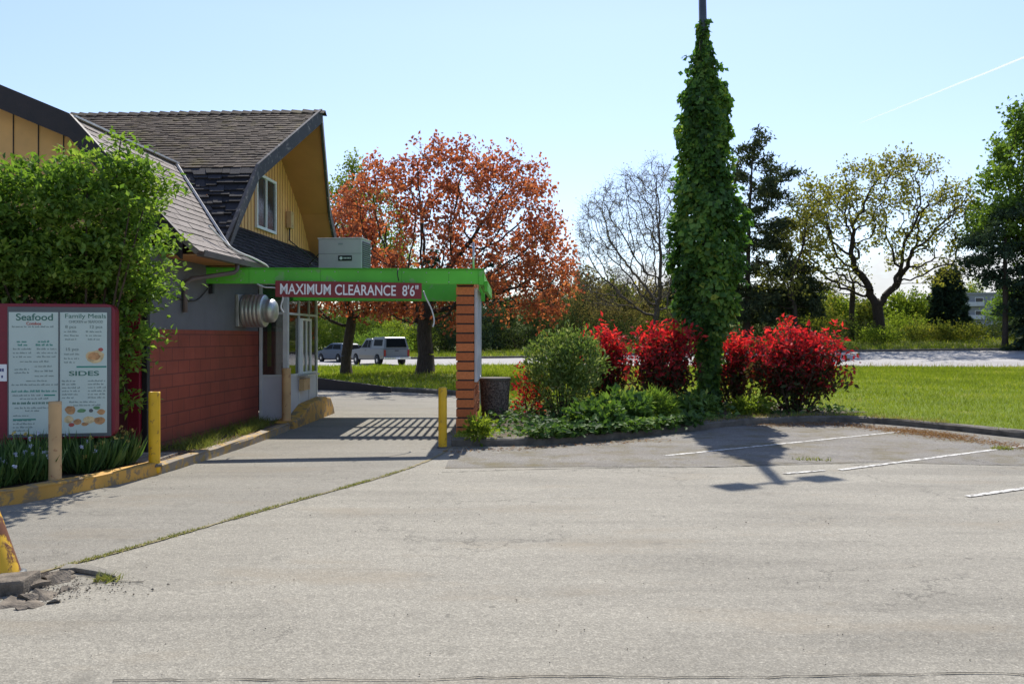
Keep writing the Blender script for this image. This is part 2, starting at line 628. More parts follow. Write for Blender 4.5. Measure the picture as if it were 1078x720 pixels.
def tree(name, label, cat, base, ells, lmat, bmat, n_attr=420, leafn=(14, 0.34), L=0.17, W=0.12, trunk_r=0.3, tip=0.012,
         trunk=None, group=None, tw=(0, 0.6, 0.007, 3), step=0.4, d_kill=0.55, d_inf=3.0, k=5, up=0.35, leaf_r=None, shell=0.25, thin=1.0, droop=0.0, jit=0.12, expo=2.3, bias=(0, 0, .06)):
    "ells and trunk points are relative to the base"
    root = empty(name, base, 0, label, cat, group)
    attr = in_ellipsoids(n_attr, ells, shell)
    if trunk is None:
        trunk = [(0, 0, -0.2), (0.03, 0, 0.5), (0.0, 0.05, 1.2)]
    tr = [trunk[0]]
    for a, b in zip(trunk, trunk[1:]):
        a = np.array(a, float); b = np.array(b, float); m = max(1, int(np.linalg.norm(b - a) / step))
        for i in range(1, m + 1): tr.append(tuple(a + (b - a) * i / m))
    nodes, par = colonize(attr, tr, d_inf, d_kill, step, jit=jit, bias=bias)
    rad, cnt = pipe_radii(par, tip, expo, trunk_r)
    z = nodes[:, 2]
    flare = 1 + 0.55 * np.exp(-np.clip(z, 0, None) / (trunk_r * 1.2)) * (np.arange(len(nodes)) < len(tr))
    rad = rad * flare
    skeleton_mesh('trunk', nodes, par, rad, bmat, root, k)
    td = tip_dist(par)
    sel = np.where((td <= tw[3]) & (np.arange(len(nodes)) >= len(tr)))[0]
    C = nodes[sel]
    if tw[0] and len(sel):
        s2 = np.repeat(sel, tw[0])
        dv = unit(nodes[s2] - nodes[par[s2]])
        dv = dv * .7 + rdir(len(s2)) * .8 + np.array([0, 0, .12 - droop])
        q1, q2 = twig_mesh('twigs', nodes[s2], dv, tw[1] * RNG.uniform(.5, 1.3, len(s2)), tw[2], bmat, root)
        C = np.concatenate([C, q1, q2, q2])
    if lmat is not None and len(C):
        if thin < 1: C = C[RNG.uniform(size=len(C)) < thin]
        leaf_cloud('crown', C, leafn[0], leafn[1], L, W, lmat, root, up, droop=droop)
    return root

def shrub(name, label, cat, base, ells, lmat, bmat, n_clump=160, per=22, spread=0.09, L=0.07, W=0.035, group=None, stems=9, up=0.2,
          shell=0.55, varbias=None, stem_r=0.014, outward=True, droop=0.0, rough=0.12, cond=None):
    root = empty(name, base, 0, label, cat, group)
    C = in_ellipsoids(n_clump, ells, shell)
    C += RNG.normal(size=C.shape) * rough
    C = C[C[:, 2] > 0.04]
    if cond is not None: C = C[cond(C + np.array(base))]
    cen = np.array([np.mean([e[0] for e in ells]), np.mean([e[1] for e in ells]), min(e[2] for e in ells) * 0.4])
    leaf_cloud('foliage', C, per, spread, L, W, lmat, root, up, cen if outward else None, varbias, droop)
    if stems:
        mb = MB()
        tg = C[RNG.choice(len(C), min(len(C), stems), replace=False)]
        for q in tg:
            s = Vector((q[0] * 0.22 + random.uniform(-.05, .05), q[1] * 0.22 + random.uniform(-.05, .05), -0.05))
            e = Vector(q)
            m = s.lerp(e, 0.5) + Vector((random.uniform(-.06, .06), random.uniform(-.06, .06), 0.12 * e.z))
            mb.tube([s, s.lerp(m, .5), m, e], [stem_r, stem_r * .85, stem_r * .6, stem_r * .3], 5)
        mb.build('stem', bmat, root)
    return root

def conifer(name, label, base, height, rmax, lmat, bmat, zlow=0.12, whorl=0.42, droop=0.25, dens=1.0, trunk_r=0.25, group=None,
            shape=0.8, needle=(0.34, 0.10), side=None, rag=0.35, lean=0.0, topcut=1.0, updn=0.0):
    "layered needle tree: whorls of drooping boughs carrying flat sprays"
    root = empty(name, base, 0, label, 'tree', group)
    mb = MB()
    mb.tube([(0, 0, -0.2), (lean * .3, 0, height * .35), (lean * .7, 0, height * .7), (lean, 0, height)], [trunk_r, trunk_r * .75, trunk_r * .42, trunk_r * .06], 8)
    P = []; D = []; N = []; V = []
    z = height * zlow
    while z < height * 0.985:
        f = (z - height * zlow) / (height * (1 - zlow))
        r = rmax * (1 - f) ** shape + 0.12
        nb = max(3, int(5 * dens * (0.6 + 0.6 * (1 - f))))
        a0 = RNG.uniform(0, 2 * PI)
        for b in range(nb):
            a = a0 + 2 * PI * b / nb + RNG.uniform(-.7, .7)
            Lb = r * RNG.uniform(1 - rag, 1.08)
            if side is not None:
                Lb *= 0.55 + 0.45 * max(0, math.cos(a - side)) + 0.2
            dx, dy = math.cos(a), math.sin(a)
            zb = z + RNG.uniform(-.5, .5) * whorl
            tt = np.linspace(0, 1, 6)
            lx = lean * zb / height
            pts = np.stack([lx + dx * Lb * tt, dy * Lb * tt, zb - droop * Lb * (tt ** 1.5) + updn * Lb * tt + 0.10 * Lb * np.clip(tt - .7, 0, 1)], 1)
            mb.tube([tuple(p) for p in pts], [trunk_r * .16 * (1 - f * .6), trunk_r * .12, trunk_r * .09, trunk_r * .06, .012, .006], 4, False)
            m = max(8, int(Lb * 44 * dens))
            t = RNG.uniform(0.18, 1, m) ** 0.75
            p = np.stack([np.interp(t, tt, pts[:, i]) for i in range(3)], 1)
            sgn = RNG.choice([-1, 1], m)
            tang = np.array([dx, dy, -droop * 0.8])
            perp = np.array([-dy, dx, 0])
            d = tang[None] * RNG.uniform(.25, .9, m)[:, None] + perp[None] * (sgn * RNG.uniform(.3, 1.0, m) * (1.2 - t))[:, None] + np.array([0, 0, -0.12]) + RNG.normal(size=(m, 3)) * .38
            P.append(p + RNG.normal(size=(m, 3)) * np.array([.10, .10, .09])); D.append(d)
            nn = np.tile([0, 0, 1.0], (m, 1)) + RNG.normal(size=(m, 3)) * .5
            N.append(nn); V.append(np.clip(RNG.uniform(0, 1, m) * .7 + RNG.uniform(0, .3), 0, 1))
        z += whorl * RNG.uniform(.75, 1.25)
    P = np.concatenate(P); D = np.concatenate(D); N = np.concatenate(N); V = np.concatenate(V)
    sz = RNG.uniform(.6, 1.3, len(P))
    mb.build('trunk', bmat, root)
    leaves('crown', P, D, N, needle[0] * sz, needle[1] * sz, V, lmat, root, 0.05)
    return root

def blades(name, X, Y, Z, hgt, wid, mat, var, lean=0.5, parent=None, kind='stuff'):
    n = len(X)
    P = np.stack([X, Y, Z], 1)
    a = RNG.uniform(0, 2 * PI, n)
    S = np.stack([np.cos(a), np.sin(a), np.zeros(n)], 1) * (wid * 0.5)[:, None]
    T = np.stack([RNG.normal(size=n) * lean, RNG.normal(size=n) * lean, np.ones(n)], 1) * hgt[:, None]
    v = np.empty((n, 3, 3)); v[:, 0] = P - S; v[:, 1] = P + S; v[:, 2] = P + T
    t = np.arange(n * 3).reshape(-1, 3)
    o = npmesh(name, v.reshape(-1, 3), t, mat, parent, np.repeat(var, 3))
    if kind: tag(o, kind=kind)
    return o
# ------------------------------------------------------------------ materials
M['lot'] = asphalt('lot_asphalt', (0.262, 0.242, 0.196), 0.85)
M['lane'] = asphalt('lane_asphalt', (0.222, 0.206, 0.170), 0.7)
M['oldlot'] = asphalt('old_asphalt', (0.192, 0.177, 0.152), 1.1, 0.8)
M['road'] = asphalt('road_asphalt', (0.36, 0.345, 0.33), 0.5)
M['crack'] = plain('crack_dirt', (0.035, 0.03, 0.022), 0.95, 0.5, 9)
M['line'] = worn('road_line_paint', (0.62, 0.60, 0.55), (0.22, 0.205, 0.175), 0.46, 11, 0.8)
M['kerbyellow'] = worn('kerb_yellow_paint', (0.55, 0.30, 0.06), (0.24, 0.17, 0.09), 0.44, 5, 0.75)
M['kerbworn'] = worn('kerb_worn_paint', (0.42, 0.27, 0.08), (0.24, 0.20, 0.15), 0.49, 6, 0.8)
M['kerbgrey'] = plain('kerb_dirty_concrete', (0.13, 0.115, 0.095), 0.9, 0.45, 5, 0.6)
M['concrete'] = plain('rough_concrete', (0.175, 0.145, 0.11), 0.95, 0.6, 9, 1.0)
M['soil'] = plain('dry_soil', (0.11, 0.08, 0.055), 0.95, 0.5, 6, 0.8)
M['sand'] = plain('sandy_joint', (0.24, 0.20, 0.11), 0.95, 0.4, 14, 0.6)
M['paver'] = plain('paver_stone', (0.24, 0.21, 0.17), 0.9, 0.35, 6, 0.6)
M['yellow'] = worn('bollard_yellow', (0.72, 0.42, 0.012), (0.2, 0.09, 0.03), 0.36, 9, 0.5)
M['rusty'] = worn('rusty_yellow', (0.68, 0.4, 0.02), (0.13, 0.045, 0.018), 0.47, 4.5, 0.6, 0, 0.6)
M['tan'] = worn('faded_tan_paint', (0.56, 0.36, 0.17), (0.30, 0.13, 0.06), 0.36, 8, 0.6)
M['maroon'] = plain('maroon_paint', (0.20, 0.012, 0.026), 0.45, 0.15, 3, 0.05)
M['darkred'] = plain('dark_red_paint', (0.15, 0.012, 0.014), 0.6, 0.25, 3, 0.2)
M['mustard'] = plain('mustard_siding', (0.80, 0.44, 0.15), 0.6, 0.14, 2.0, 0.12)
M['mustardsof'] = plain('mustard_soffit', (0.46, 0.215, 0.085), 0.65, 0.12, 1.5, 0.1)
M['fascia'] = plain('dark_brown_fascia', (0.030, 0.022, 0.022), 0.6, 0.35, 5, 0.3)
M['fasciagrey'] = worn('weathered_fascia', (0.060, 0.058, 0.064), (0.22, 0.2, 0.19), 0.38, 7, 0.7)
M['shbrown'] = shinglemat('brown_shingle', (0.092, 0.068, 0.050), 0.5, (0.13, 0.10, 0.035))
M['shgrey'] = shinglemat('grey_shingle', (0.215, 0.185, 0.165), 0.18)
M['shblack'] = shinglemat('black_shake', (0.028, 0.027, 0.030), 0.55)
M['flash'] = plain('grey_flashing', (0.62, 0.60, 0.57), 0.5, 0.2, 4, 0.1)
M['gutter'] = plain('brown_gutter', (0.13, 0.105, 0.095), 0.5, 0.2, 4, 0.1)
M['greywall'] = plain('grey_wall_paint', (0.132, 0.134, 0.138), 0.75, 0.22, 1.6, 0.35, fine=110)
M['green'] = worn('green_paint', (0.105, 0.52, 0.035), (0.16, 0.40, 0.10), 0.37, 4, 0.5)
M['greendk'] = plain('dark_green_paint', (0.055, 0.33, 0.015), 0.5, 0.15, 3, 0.1)
M['signred'] = plain('sign_red', (0.21, 0.014, 0.018), 0.4, 0.12, 3, 0.03)
M['white'] = plain('white_paint', (0.80, 0.80, 0.78), 0.5, 0.06, 5, 0.05)
M['offwhite'] = worn('offwhite_frame', (0.60, 0.61, 0.60), (0.35, 0.33, 0.3), 0.30, 7, 0.5)
M['panel'] = plain('pale_panel', (0.52, 0.53, 0.56), 0.5, 0.07, 2.5, 0.05)
M['greyframe'] = plain('grey_frame', (0.30, 0.31, 0.32), 0.5, 0.1, 4, 0.05)
M['metal'] = plain('galvanised_metal', (0.52, 0.52, 0.51), 0.42, 0.2, 6, 0.1, 0.75)
M['acgrey'] = plain('ac_casing', (0.50, 0.445, 0.46), 0.5, 0.06, 3, 0.05)
M['acdark'] = plain('ac_coil', (0.06, 0.06, 0.065), 0.6, 0.2, 9, 0.2)
M['black'] = plain('black_plastic', (0.02, 0.02, 0.022), 0.5, 0.2, 5, 0.05)
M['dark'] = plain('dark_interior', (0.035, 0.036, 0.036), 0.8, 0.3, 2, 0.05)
M['wire'] = plain('cable_sheath', (0.03, 0.03, 0.03), 0.6, 0.2, 5, 0.05)
M['wirewhite'] = plain('white_cable', (0.6, 0.6, 0.56), 0.6, 0.1, 5, 0.05)
M['glass'] = glassmat('dark_window_glass', (0.03, 0.036, 0.042))
M['cglass'] = clearglass('clear_glass')
M['steel'] = plain('lamp_steel', (0.10, 0.11, 0.12), 0.55, 0.2, 4, 0.1, 0.4)
M['agg'] = None
M['boardface'] = plain('menu_face', (0.50, 0.59, 0.53), 0.35, 0.05, 3, 0.02)
M['boardframe'] = plain('menu_dark_frame', (0.10, 0.11, 0.115), 0.4, 0.1, 4, 0.02)
M['teal'] = plain('menu_teal_ink', (0.02, 0.24, 0.18), 0.5, 0.1, 5, 0.02)
M['inkgreen'] = plain('menu_green_ink', (0.05, 0.16, 0.12), 0.5, 0.1, 5, 0.02)
M['inkgrey'] = plain('menu_grey_ink', (0.20, 0.26, 0.24), 0.5, 0.1, 5, 0.02)
M['inkred'] = plain('menu_red_ink', (0.42, 0.08, 0.06), 0.5, 0.1, 5, 0.02)
M['inkblue'] = plain('notice_blue_ink', (0.05, 0.07, 0.2), 0.5, 0.1, 5, 0.02)
M['food'] = plain('food_print', (0.52, 0.27, 0.11), 0.5, 0.5, 14, 0.02)
M['foodpale'] = plain('food_plate_print', (0.66, 0.5, 0.26), 0.5, 0.4, 16, 0.02)
M['foodgreen'] = plain('food_greens_print', (0.12, 0.27, 0.12), 0.5, 0.4, 16, 0.02)
M['bark'] = barkmat('tree_bark', (0.060, 0.048, 0.038))
M['barkgrey'] = barkmat('pale_bark', (0.12, 0.10, 0.08))
M['barkoak'] = barkmat('oak_bark', (0.055, 0.042, 0.032))
M['stem'] = barkmat('shrub_stem', (0.09, 0.065, 0.045))

def brickmat():
    t = NT('orange_brick')
    co = t.coord()
    n = t.noise(3.0, 4, 0.6, co)
    at = t.n('ShaderNodeAttribute', attribute_name='var')
    col = t.ramp(at.outputs['Fac'], [(0, (0.38, 0.10, 0.034)), (0.5, (0.54, 0.155, 0.05)), (1, (0.68, 0.23, 0.08))])
    col = t.mix(0.5, col, t.mix(1.0, col, t.ramp(t.noise(26, 4, .65, co), [(0.3, 0.6), (0.7, 1.3)]), 'MULTIPLY'))
    t.principled(col, 0.8, 0, t.bump(t.noise(60, 4, 0.6, co), 0.5, 0.006), 0.3)
    return t.m
M['brick'] = brickmat()
M['mortar'] = plain('dark_mortar', (0.06, 0.05, 0.045), 0.95, 0.3, 12, 0.5)  # plain dark mortar colour seen in the brick joints

def blockmat():
    "painted concrete block: courses show through the paint"
    t = NT('painted_red_block')
    co = t.coord()
    sep = t.n('ShaderNodeSeparateXYZ'); t.l(co, sep.inputs[0])
    cmb = t.n('ShaderNodeCombineXYZ'); t.l(sep.outputs[1], cmb.inputs[0]); t.l(sep.outputs[2], cmb.inputs[1])
    br = t.n('ShaderNodeTexBrick')
    t.l(cmb.outputs[0], br.inputs['Vector'])
    br.inputs['Scale'].default_value = 1.0
    br.inputs['Brick Width'].default_value = 0.42
    br.inputs['Row Height'].default_value = 0.205
    br.inputs['Mortar Size'].default_value = 0.011
    br.inputs['Mortar Smooth'].default_value = 0.45
    br.inputs['Color1'].default_value = (0.25, 0.050, 0.027, 1)
    br.inputs['Color2'].default_value = (0.285, 0.060, 0.033, 1)
    br.inputs['Mortar'].default_value = (0.13, 0.03, 0.02, 1)
    n = t.noise(1.4, 5, 0.6, co)
    col = t.mix(0.55, br.outputs['Color'], t.mix(1.0, br.outputs['Color'], t.ramp(n, [(0.3, 0.6), (0.7, 1.35)]), 'MULTIPLY'))
    dirt = t.ramp(t.math('ADD', sep.outputs[2], t.math('MULTIPLY', t.noise(3.0, 5, .7, co), 0.5)), [(0.32, 0.65), (0.62, 0.0)])
    col = t.mix(dirt, col, (0.10, 0.06, 0.04))
    h = t.math('SUBTRACT', 1.0, br.outputs['Fac'])
    h = t.math('ADD', h, t.math('MULTIPLY', t.noise(70, 4, .6, co), 0.25))
    t.principled(col, 0.62, 0, t.bump(h, 0.35, 0.008), 0.35)
    return t.m
M['redblock'] = blockmat()

def binmat():
    t = NT('exposed_aggregate')
    co = t.coord()
    v = t.n('ShaderNodeTexVoronoi'); v.inputs['Scale'].default_value = 42
    t.l(co, v.inputs['Vector'])
    col = t.ramp(v.outputs['Color'], [(0.1, (0.05, 0.04, 0.035)), (0.5, (0.14, 0.11, 0.09)), (0.9, (0.26, 0.21, 0.17))])
    t.principled(col, 0.85, 0, t.bump(v.outputs['Distance'], 0.9, 0.012), 0.3)
    return t.m
M['agg'] = binmat()

def lawnmat():
    t = NT('lawn_soil')
    co = t.pos()
    n = t.noise(0.5, 5, 0.6, co); f = t.noise(14, 4, 0.7, co)
    col = t.ramp(n, [(0.3, (0.11, 0.15, 0.018)), (0.55, (0.14, 0.19, 0.022)), (0.75, (0.21, 0.20, 0.05))])
    col = t.mix(0.6, col, t.mix(1.0, col, t.ramp(f, [(0.3, 0.55), (0.7, 1.35)]), 'MULTIPLY'))
    t.principled(col, 0.95, 0, t.bump(f, 0.8, 0.05), 0.1)
    return t.m
M['lawn'] = lawnmat()
def vergemat():
    t = NT('verge_grass')
    co = t.pos()
    n = t.noise(0.12, 6, 0.65, co); f = t.noise(3, 4, 0.7, co)
    col = t.ramp(n, [(0.3, (0.06, 0.085, 0.02)), (0.55, (0.12, 0.14, 0.035)), (0.75, (0.2, 0.17, 0.07))])
    col = t.mix(0.6, col, t.mix(1.0, col, t.ramp(f, [(0.3, 0.6), (0.7, 1.3)]), 'MULTIPLY'))
    t.principled(col, 0.95, 0, t.bump(f, 0.8, 0.1), 0.1)
    return t.m
M['verge'] = vergemat()
M['grass'] = leafmat('grass_blade', [(0, (0.13, 0.17, 0.014)), (0.5, (0.21, 0.275, 0.018)), (0.82, (0.30, 0.34, 0.035)), (1, (0.44, 0.40, 0.14))], 0.4, 0.05, 0.5)
M['drygrass'] = leafmat('dry_grass', [(0, (0.22, 0.15, 0.06)), (0.5, (0.35, 0.27, 0.13)), (1, (0.16, 0.2, 0.04))], 0.4, 0.03)
M['weed'] = leafmat('weed_blade', [(0, (0.12, 0.14, 0.035)), (0.5, (0.20, 0.23, 0.045)), (1, (0.38, 0.34, 0.13))], 0.4, 0.05)
M['litter'] = leafmat('leaf_litter', [(0, (0.16, 0.07, 0.025)), (0.5, (0.30, 0.15, 0.06)), (1, (0.42, 0.28, 0.13))], 0.2, 0.03)
M['maple'] = leafmat('copper_maple_leaf', [(0, (0.16, 0.048, 0.032)), (0.4, (0.32, 0.098, 0.048)), (0.75, (0.45, 0.165, 0.065)), (0.92, (0.50, 0.24, 0.11)), (1, (0.32, 0.24, 0.07))], 0.5, 0.09, 0.35, (1.3, 1.05, 0.8))
M['hedge'] = leafmat('hedge_leaf', [(0, (0.055, 0.115, 0.014)), (0.5, (0.13, 0.24, 0.026)), (1, (0.28, 0.38, 0.06))], 0.5, 0.12, 0.35)
M['ivy'] = leafmat('ivy_leaf', [(0, (0.024, 0.070, 0.014)), (0.45, (0.070, 0.17, 0.028)), (0.8, (0.19, 0.33, 0.050)), (1, (0.34, 0.38, 0.05))], 0.42, 0.12, 0.35)
M['ivyground'] = leafmat('ground_ivy_leaf', [(0, (0.035, 0.08, 0.018)), (0.5, (0.085, 0.165, 0.026)), (0.85, (0.17, 0.27, 0.042)), (1, (0.34, 0.40, 0.09))], 0.35, 0.12, 0.35)
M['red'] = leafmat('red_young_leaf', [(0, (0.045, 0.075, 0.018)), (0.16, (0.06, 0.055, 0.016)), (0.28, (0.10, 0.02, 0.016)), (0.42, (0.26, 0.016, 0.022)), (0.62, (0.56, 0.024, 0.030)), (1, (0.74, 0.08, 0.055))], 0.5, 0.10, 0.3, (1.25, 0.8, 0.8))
M['varieg'] = leafmat('variegated_leaf', [(0, (0.06, 0.105, 0.025)), (0.4, (0.13, 0.20, 0.04)), (0.75, (0.25, 0.31, 0.09)), (1, (0.5, 0.5, 0.28))], 0.35, 0.08)
M['oak'] = leafmat('oak_spring_leaf', [(0, (0.11, 0.115, 0.022)), (0.5, (0.22, 0.22, 0.038)), (1, (0.34, 0.31, 0.07))], 0.5, 0.06)
M['bright'] = leafmat('bright_spring_leaf', [(0, (0.09, 0.14, 0.018)), (0.5, (0.17, 0.235, 0.024)), (1, (0.30, 0.34, 0.05))], 0.5, 0.05)
M['broad'] = leafmat('broad_green_leaf', [(0, (0.065, 0.125, 0.02)), (0.5, (0.13, 0.215, 0.03)), (1, (0.23, 0.32, 0.055))], 0.45, 0.07)
M['needle'] = leafmat('dark_needle', [(0, (0.026, 0.042, 0.022)), (0.5, (0.05, 0.072, 0.034)), (1, (0.12, 0.125, 0.055))], 0.35, 0.05)
M['needledk'] = leafmat('blue_dark_needle', [(0, (0.018, 0.036, 0.024)), (0.5, (0.034, 0.062, 0.036)), (1, (0.07, 0.10, 0.05))], 0.3, 0.05)
M['twig'] = leafmat('brownish_bud', [(0, (0.12, 0.09, 0.05)), (0.5, (0.18, 0.15, 0.06)), (1, (0.24, 0.22, 0.08))], 0.4, 0.03)
M['broom'] = leafmat('broom_leaf', [(0, (0.08, 0.11, 0.02)), (0.5, (0.15, 0.18, 0.03)), (0.85, (0.27, 0.26, 0.04)), (1, (0.5, 0.38, 0.03))], 0.45, 0.05)
M['scrubdk'] = leafmat('dark_scrub_leaf', [(0, (0.025, 0.042, 0.014)), (0.5, (0.05, 0.075, 0.02)), (1, (0.10, 0.12, 0.035))], 0.35, 0.06)
M['hillwood'] = leafmat('far_wood', [(0, (0.05, 0.075, 0.05)), (0.5, (0.085, 0.11, 0.06)), (1, (0.15, 0.165, 0.08))], 0.3, 0.02)
M['iris'] = leafmat('iris_blade', [(0, (0.045, 0.10, 0.025)), (0.5, (0.10, 0.19, 0.045)), (1, (0.22, 0.31, 0.09))], 0.4, 0.12)
M['petalwhite'] = leafmat('white_petal', [(0, (0.55, 0.58, 0.7)), (1, (0.8, 0.8, 0.82))], 0.4, 0.03, 0.4, (1, 1, 1))
M['petalyellow'] = leafmat('yellow_petal', [(0, (0.55, 0.42, 0.10)), (1, (0.75, 0.62, 0.22))], 0.4, 0.03, 0.4, (1, 1, 1))

# ------------------------------------------------------------------ terrain
NE = [(-200, 66, -.5), (-60, 60, -.3), (-13, 56, -.19), (0.06, 54, -.03), (12.5, 51, .015), (28.7, 48, .04), (60, 42, .1), (200, 16, .3)]
FE = [(-200, 84, -.4), (-60, 75, -.2), (-16, 70, -.07), (0, 67, .16), (15.5, 63, .61), (36, 60, .9), (80, 52, 1.1), (200, 28, 1.3)]
def near_edge(x): return np.interp(x, [p[0] for p in NE], [p[1] for p in NE]), np.interp(x, [p[0] for p in NE], [p[2] for p in NE])
def far_edge(x): return np.interp(x, [p[0] for p in FE], [p[1] for p in FE]), np.interp(x, [p[0] for p in FE], [p[2] for p in FE])
def lawn_h(x, y):
    yn, zn = near_edge(x)
    t = np.clip((np.asarray(y, float) - 20) / np.maximum(yn - 20, 4), 0, 1)
    return 0.11 + (zn + 0.06 - 0.11) * t + 0.22 * np.exp(-((x + 3.8) / 3.5) ** 2 - ((y - 36) / 3.0) ** 2)
def verge_h(x, y):
    yf, zf = far_edge(x)
    d = np.maximum(np.asarray(y, float) - yf, 0)
    up = 0.14 + 0.55 * np.clip(d / 7, 0, 1) * np.clip((np.asarray(x, float) + 10) / 20, 0.35, 1)
    return zf + up - 0.006 * np.maximum(d - 12, 0)

LANE_R = [(-1.0, 14.1), (-0.93, 17), (-0.93, 24.6), (-1.25, 25.8), (-2.1, 26.9), (-4.47, 28.7), (-7.3, 31.2), (-12, 34), (-40, 44)]
KERB_R = smoothline([(-1.0, 14.1), (.33, 14.2), (1.6, 15.0), (2.72, 15.9), (4.0, 17.0), (5.4, 17.9), (7.1, 18.3), (8.2, 17.1), (9.06, 15.2), (11, 11.8), (15, 5), (22, -6), (26, -14)], 1)
LANE_RS = [LANE_R[0]] + smoothline(LANE_R, 2)[1:]

lotpoly = KERB_R[::-1] + LANE_RS[1:] + [(-45, 44), (-45, -14)]
sheet('parking_lot', lotpoly, lambda x, y: 0.0, M['lot'], 3.0)
seam = [(-3.65, 6.45), (-3.27, 7.2), (-2.74, 8.53), (-2.1, 10.0), (-1.5, 11.4), (-1.1, 12.96), (-1.0, 14.1)]
seam = smoothline(seam, 1)
lanepoly = seam + LANE_RS[1:28] + [(-9, 31), (-9, 8.0), (-9, 3.6), (-4.4, 5.4)]
sheet('drive_lane', lanepoly, lambda x, y: 0.004, M['lane'], 2.0)
strip = [(-0.92, 11.75), (1.06, 11.9), (2.9, 11.85), (5.2, 12.3), (7.6, 11.9), (9.9, 12.2), (9.2, 14.9), (8.2, 17.0), (7.1, 18.2), (5.4, 17.8), (4.0, 16.9), (2.72, 15.8), (1.6, 14.9), (.33, 14.1), (-.95, 13.95)]
sheet('worn_parking_strip', strip, lambda x, y: 0.004, M['oldlot'], 1.0)

lawnpoly = KERB_R[:-1] + [(60, -14), (120, 10)] + [(x, float(near_edge(x)[0])) for x in (110, 80, 60, 44, 28.7, 20, 12.5, 6, 0.06, -6, -13, -30, -45)] + LANE_RS[:0:-1]
lawnpoly = [p for p in lawnpoly if p != (-45, 44)]
sheet('lawn', lawnpoly, lambda x, y: float(lawn_h(x, y)), M['lawn'], 1.3)

def strip_mesh(name, xs, ys_fun, hs, mat, kind='structure'):
    "structured strip: for every x a row of (y, z)"
    rows = [ys_fun(x) for x in xs]; m = len(rows[0])
    v = [(x, y, z) for x, r in zip(xs, rows) for (y, z) in r]
    f = [(i * m + j, (i + 1) * m + j, (i + 1) * m + j + 1, i * m + j + 1) for i in range(len(xs) - 1) for j in range(m - 1)]
    o = npmesh(name, v, f, mat, None, None, True, 4)
    return tag(o, kind=kind)
XS = list(np.linspace(-200, -60, 12)) + list(np.linspace(-55, 90, 73)) + list(np.linspace(100, 200, 9))
def road_row(x):
    (a, za), (b, zb) = near_edge(x), far_edge(x)
    return [(a + (b - a) * t, za + (zb - za) * t) for t in np.linspace(0, 1, 7)]
strip_mesh('road', XS, road_row, None, M['road'])
def verge_row(x):
    b, zb = far_edge(x)
    return [(b + d, float(verge_h(x, b + d))) for d in (0.0, 0.25, 1, 2, 4, 7, 12, 20, 40, 80, 160)] + [(b + 300, zb - 2.5), (b + 900, zb - 5), (b + 4000, zb - 18)]
strip_mesh('verge_ground', list(np.linspace(-2500, -220, 6)) + XS + list(np.linspace(230, 2500, 6)), verge_row, None, M['verge'])
# wide ground under and behind everything
wide = MB(); wide.add([(-2500, -900, -.6), (2500, -900, -.6), (2500, 90, -.6), (-2500, 90, -.6)], [(0, 1, 2, 3)])
tag(wide.build('ground', M['verge']), kind='structure')
far_kerb = [(x, float(far_edge(x)[0])) for x in np.linspace(-60, 90, 60)]
sweep('far_kerb', far_kerb, [(-0.02, -0.1), (-0.02, 0.15), (0.16, 0.16), (0.2, 0.0)], M['kerbgrey'], None, lambda x, y: float(far_edge(x)[1]), 'structure')
cl = [(x, float(near_edge(x)[0]) * .5 + float(far_edge(x)[0]) * .5) for x in np.linspace(-40, 80, 60)]
zc = lambda x, y: float(near_edge(x)[1] * .5 + far_edge(x)[1] * .5) + 0.006
sweep('road_line', cl, [(-.06, 0), (.06, 0.003)], M['line'], None, zc, 'structure')

# kerbs of the lot
KP = [(-0.02, -0.1), (-0.02, 0.10), (0.01, 0.13), (0.13, 0.135), (0.16, 0.10), (0.16, -0.05)]
kr = resample(KERB_R, 0.35)
sweep('planter_kerb', kr, KP, M['kerbgrey'], None, None, 'structure', 0.012)
dk = resample(LANE_RS[6:40], 0.4)
sweep('driveway_kerb', dk, [(0.02, -0.1), (0.02, 0.12), (-0.02, 0.15), (-.14, 0.15), (-.18, 0.05)], M['kerbgrey'], None, None, 'structure', 0.012)
KERB_L = [(-9.5, 7.9), (-7.0, 8.5), (-5.39, 9.0), (-5.1, 9.7), (-4.62, 10.9), (-4.4, 13.2), (-4.31, 15.0), (-4.29, 16.5)]
KERB_L = smoothline(KERB_L, 2)
i0 = next(i for i, p in enumerate(KERB_L) if p[1] > 11.2)
KL = [(0.0, -0.05), (0.005, 0.13), (-0.0, 0.155), (0.03, 0.168), (0.15, 0.17), (0.18, 0.1), (0.18, -0.05)]
sweep('yellow_kerb', resample(KERB_L[:i0 + 1], 0.3), KL, M['kerbyellow'], None, None, 'structure', 0.006)
sweep('worn_kerb', resample(KERB_L[i0:], 0.3), [(o, z * .85) for o, z in KL], M['kerbworn'], None, None, 'structure', 0.012)
# soil of the bed behind the left kerb
bed = [(p[0] - .12, p[1] + .04) for p in KERB_L] + [(-4.5, 17.2), (-5.3, 17.2), (-12, 17.0), (-12, 8.2)]
sheet('bed_soil', bed, lambda x, y: 0.115 + 0.02 * math.sin(x * 5) * math.cos(y * 4), M['soil'], 0.4)
# soil of the planter on the right
pbed = [(p[0], p[1] + .12) for p in KERB_R[:12] if p[0] < 7.6] + [(8.0, 19.2), (6.5, 22.5), (2.5, 22.5), (.5, 20.2), (-.6, 20.0), (-.65, 14.4)]
sheet('planter_soil', pbed, lambda x, y: float(lawn_h(x, y)) + 0.012, M['soil'], 0.8)
for i in range(2):
    for j in range(3):
        pb = MB(); x = -5.45 + i * .33; y = 11.35 + j * .33
        pb.box((x, y, .1), (x + .31, y + .31, .145))
        tag(pb.build('paving_slab', M['paver'], None, .008), 'square grey paving slab set in the soil behind the yellow kerb', 'paving slab', 'paving slabs behind the yellow kerb')

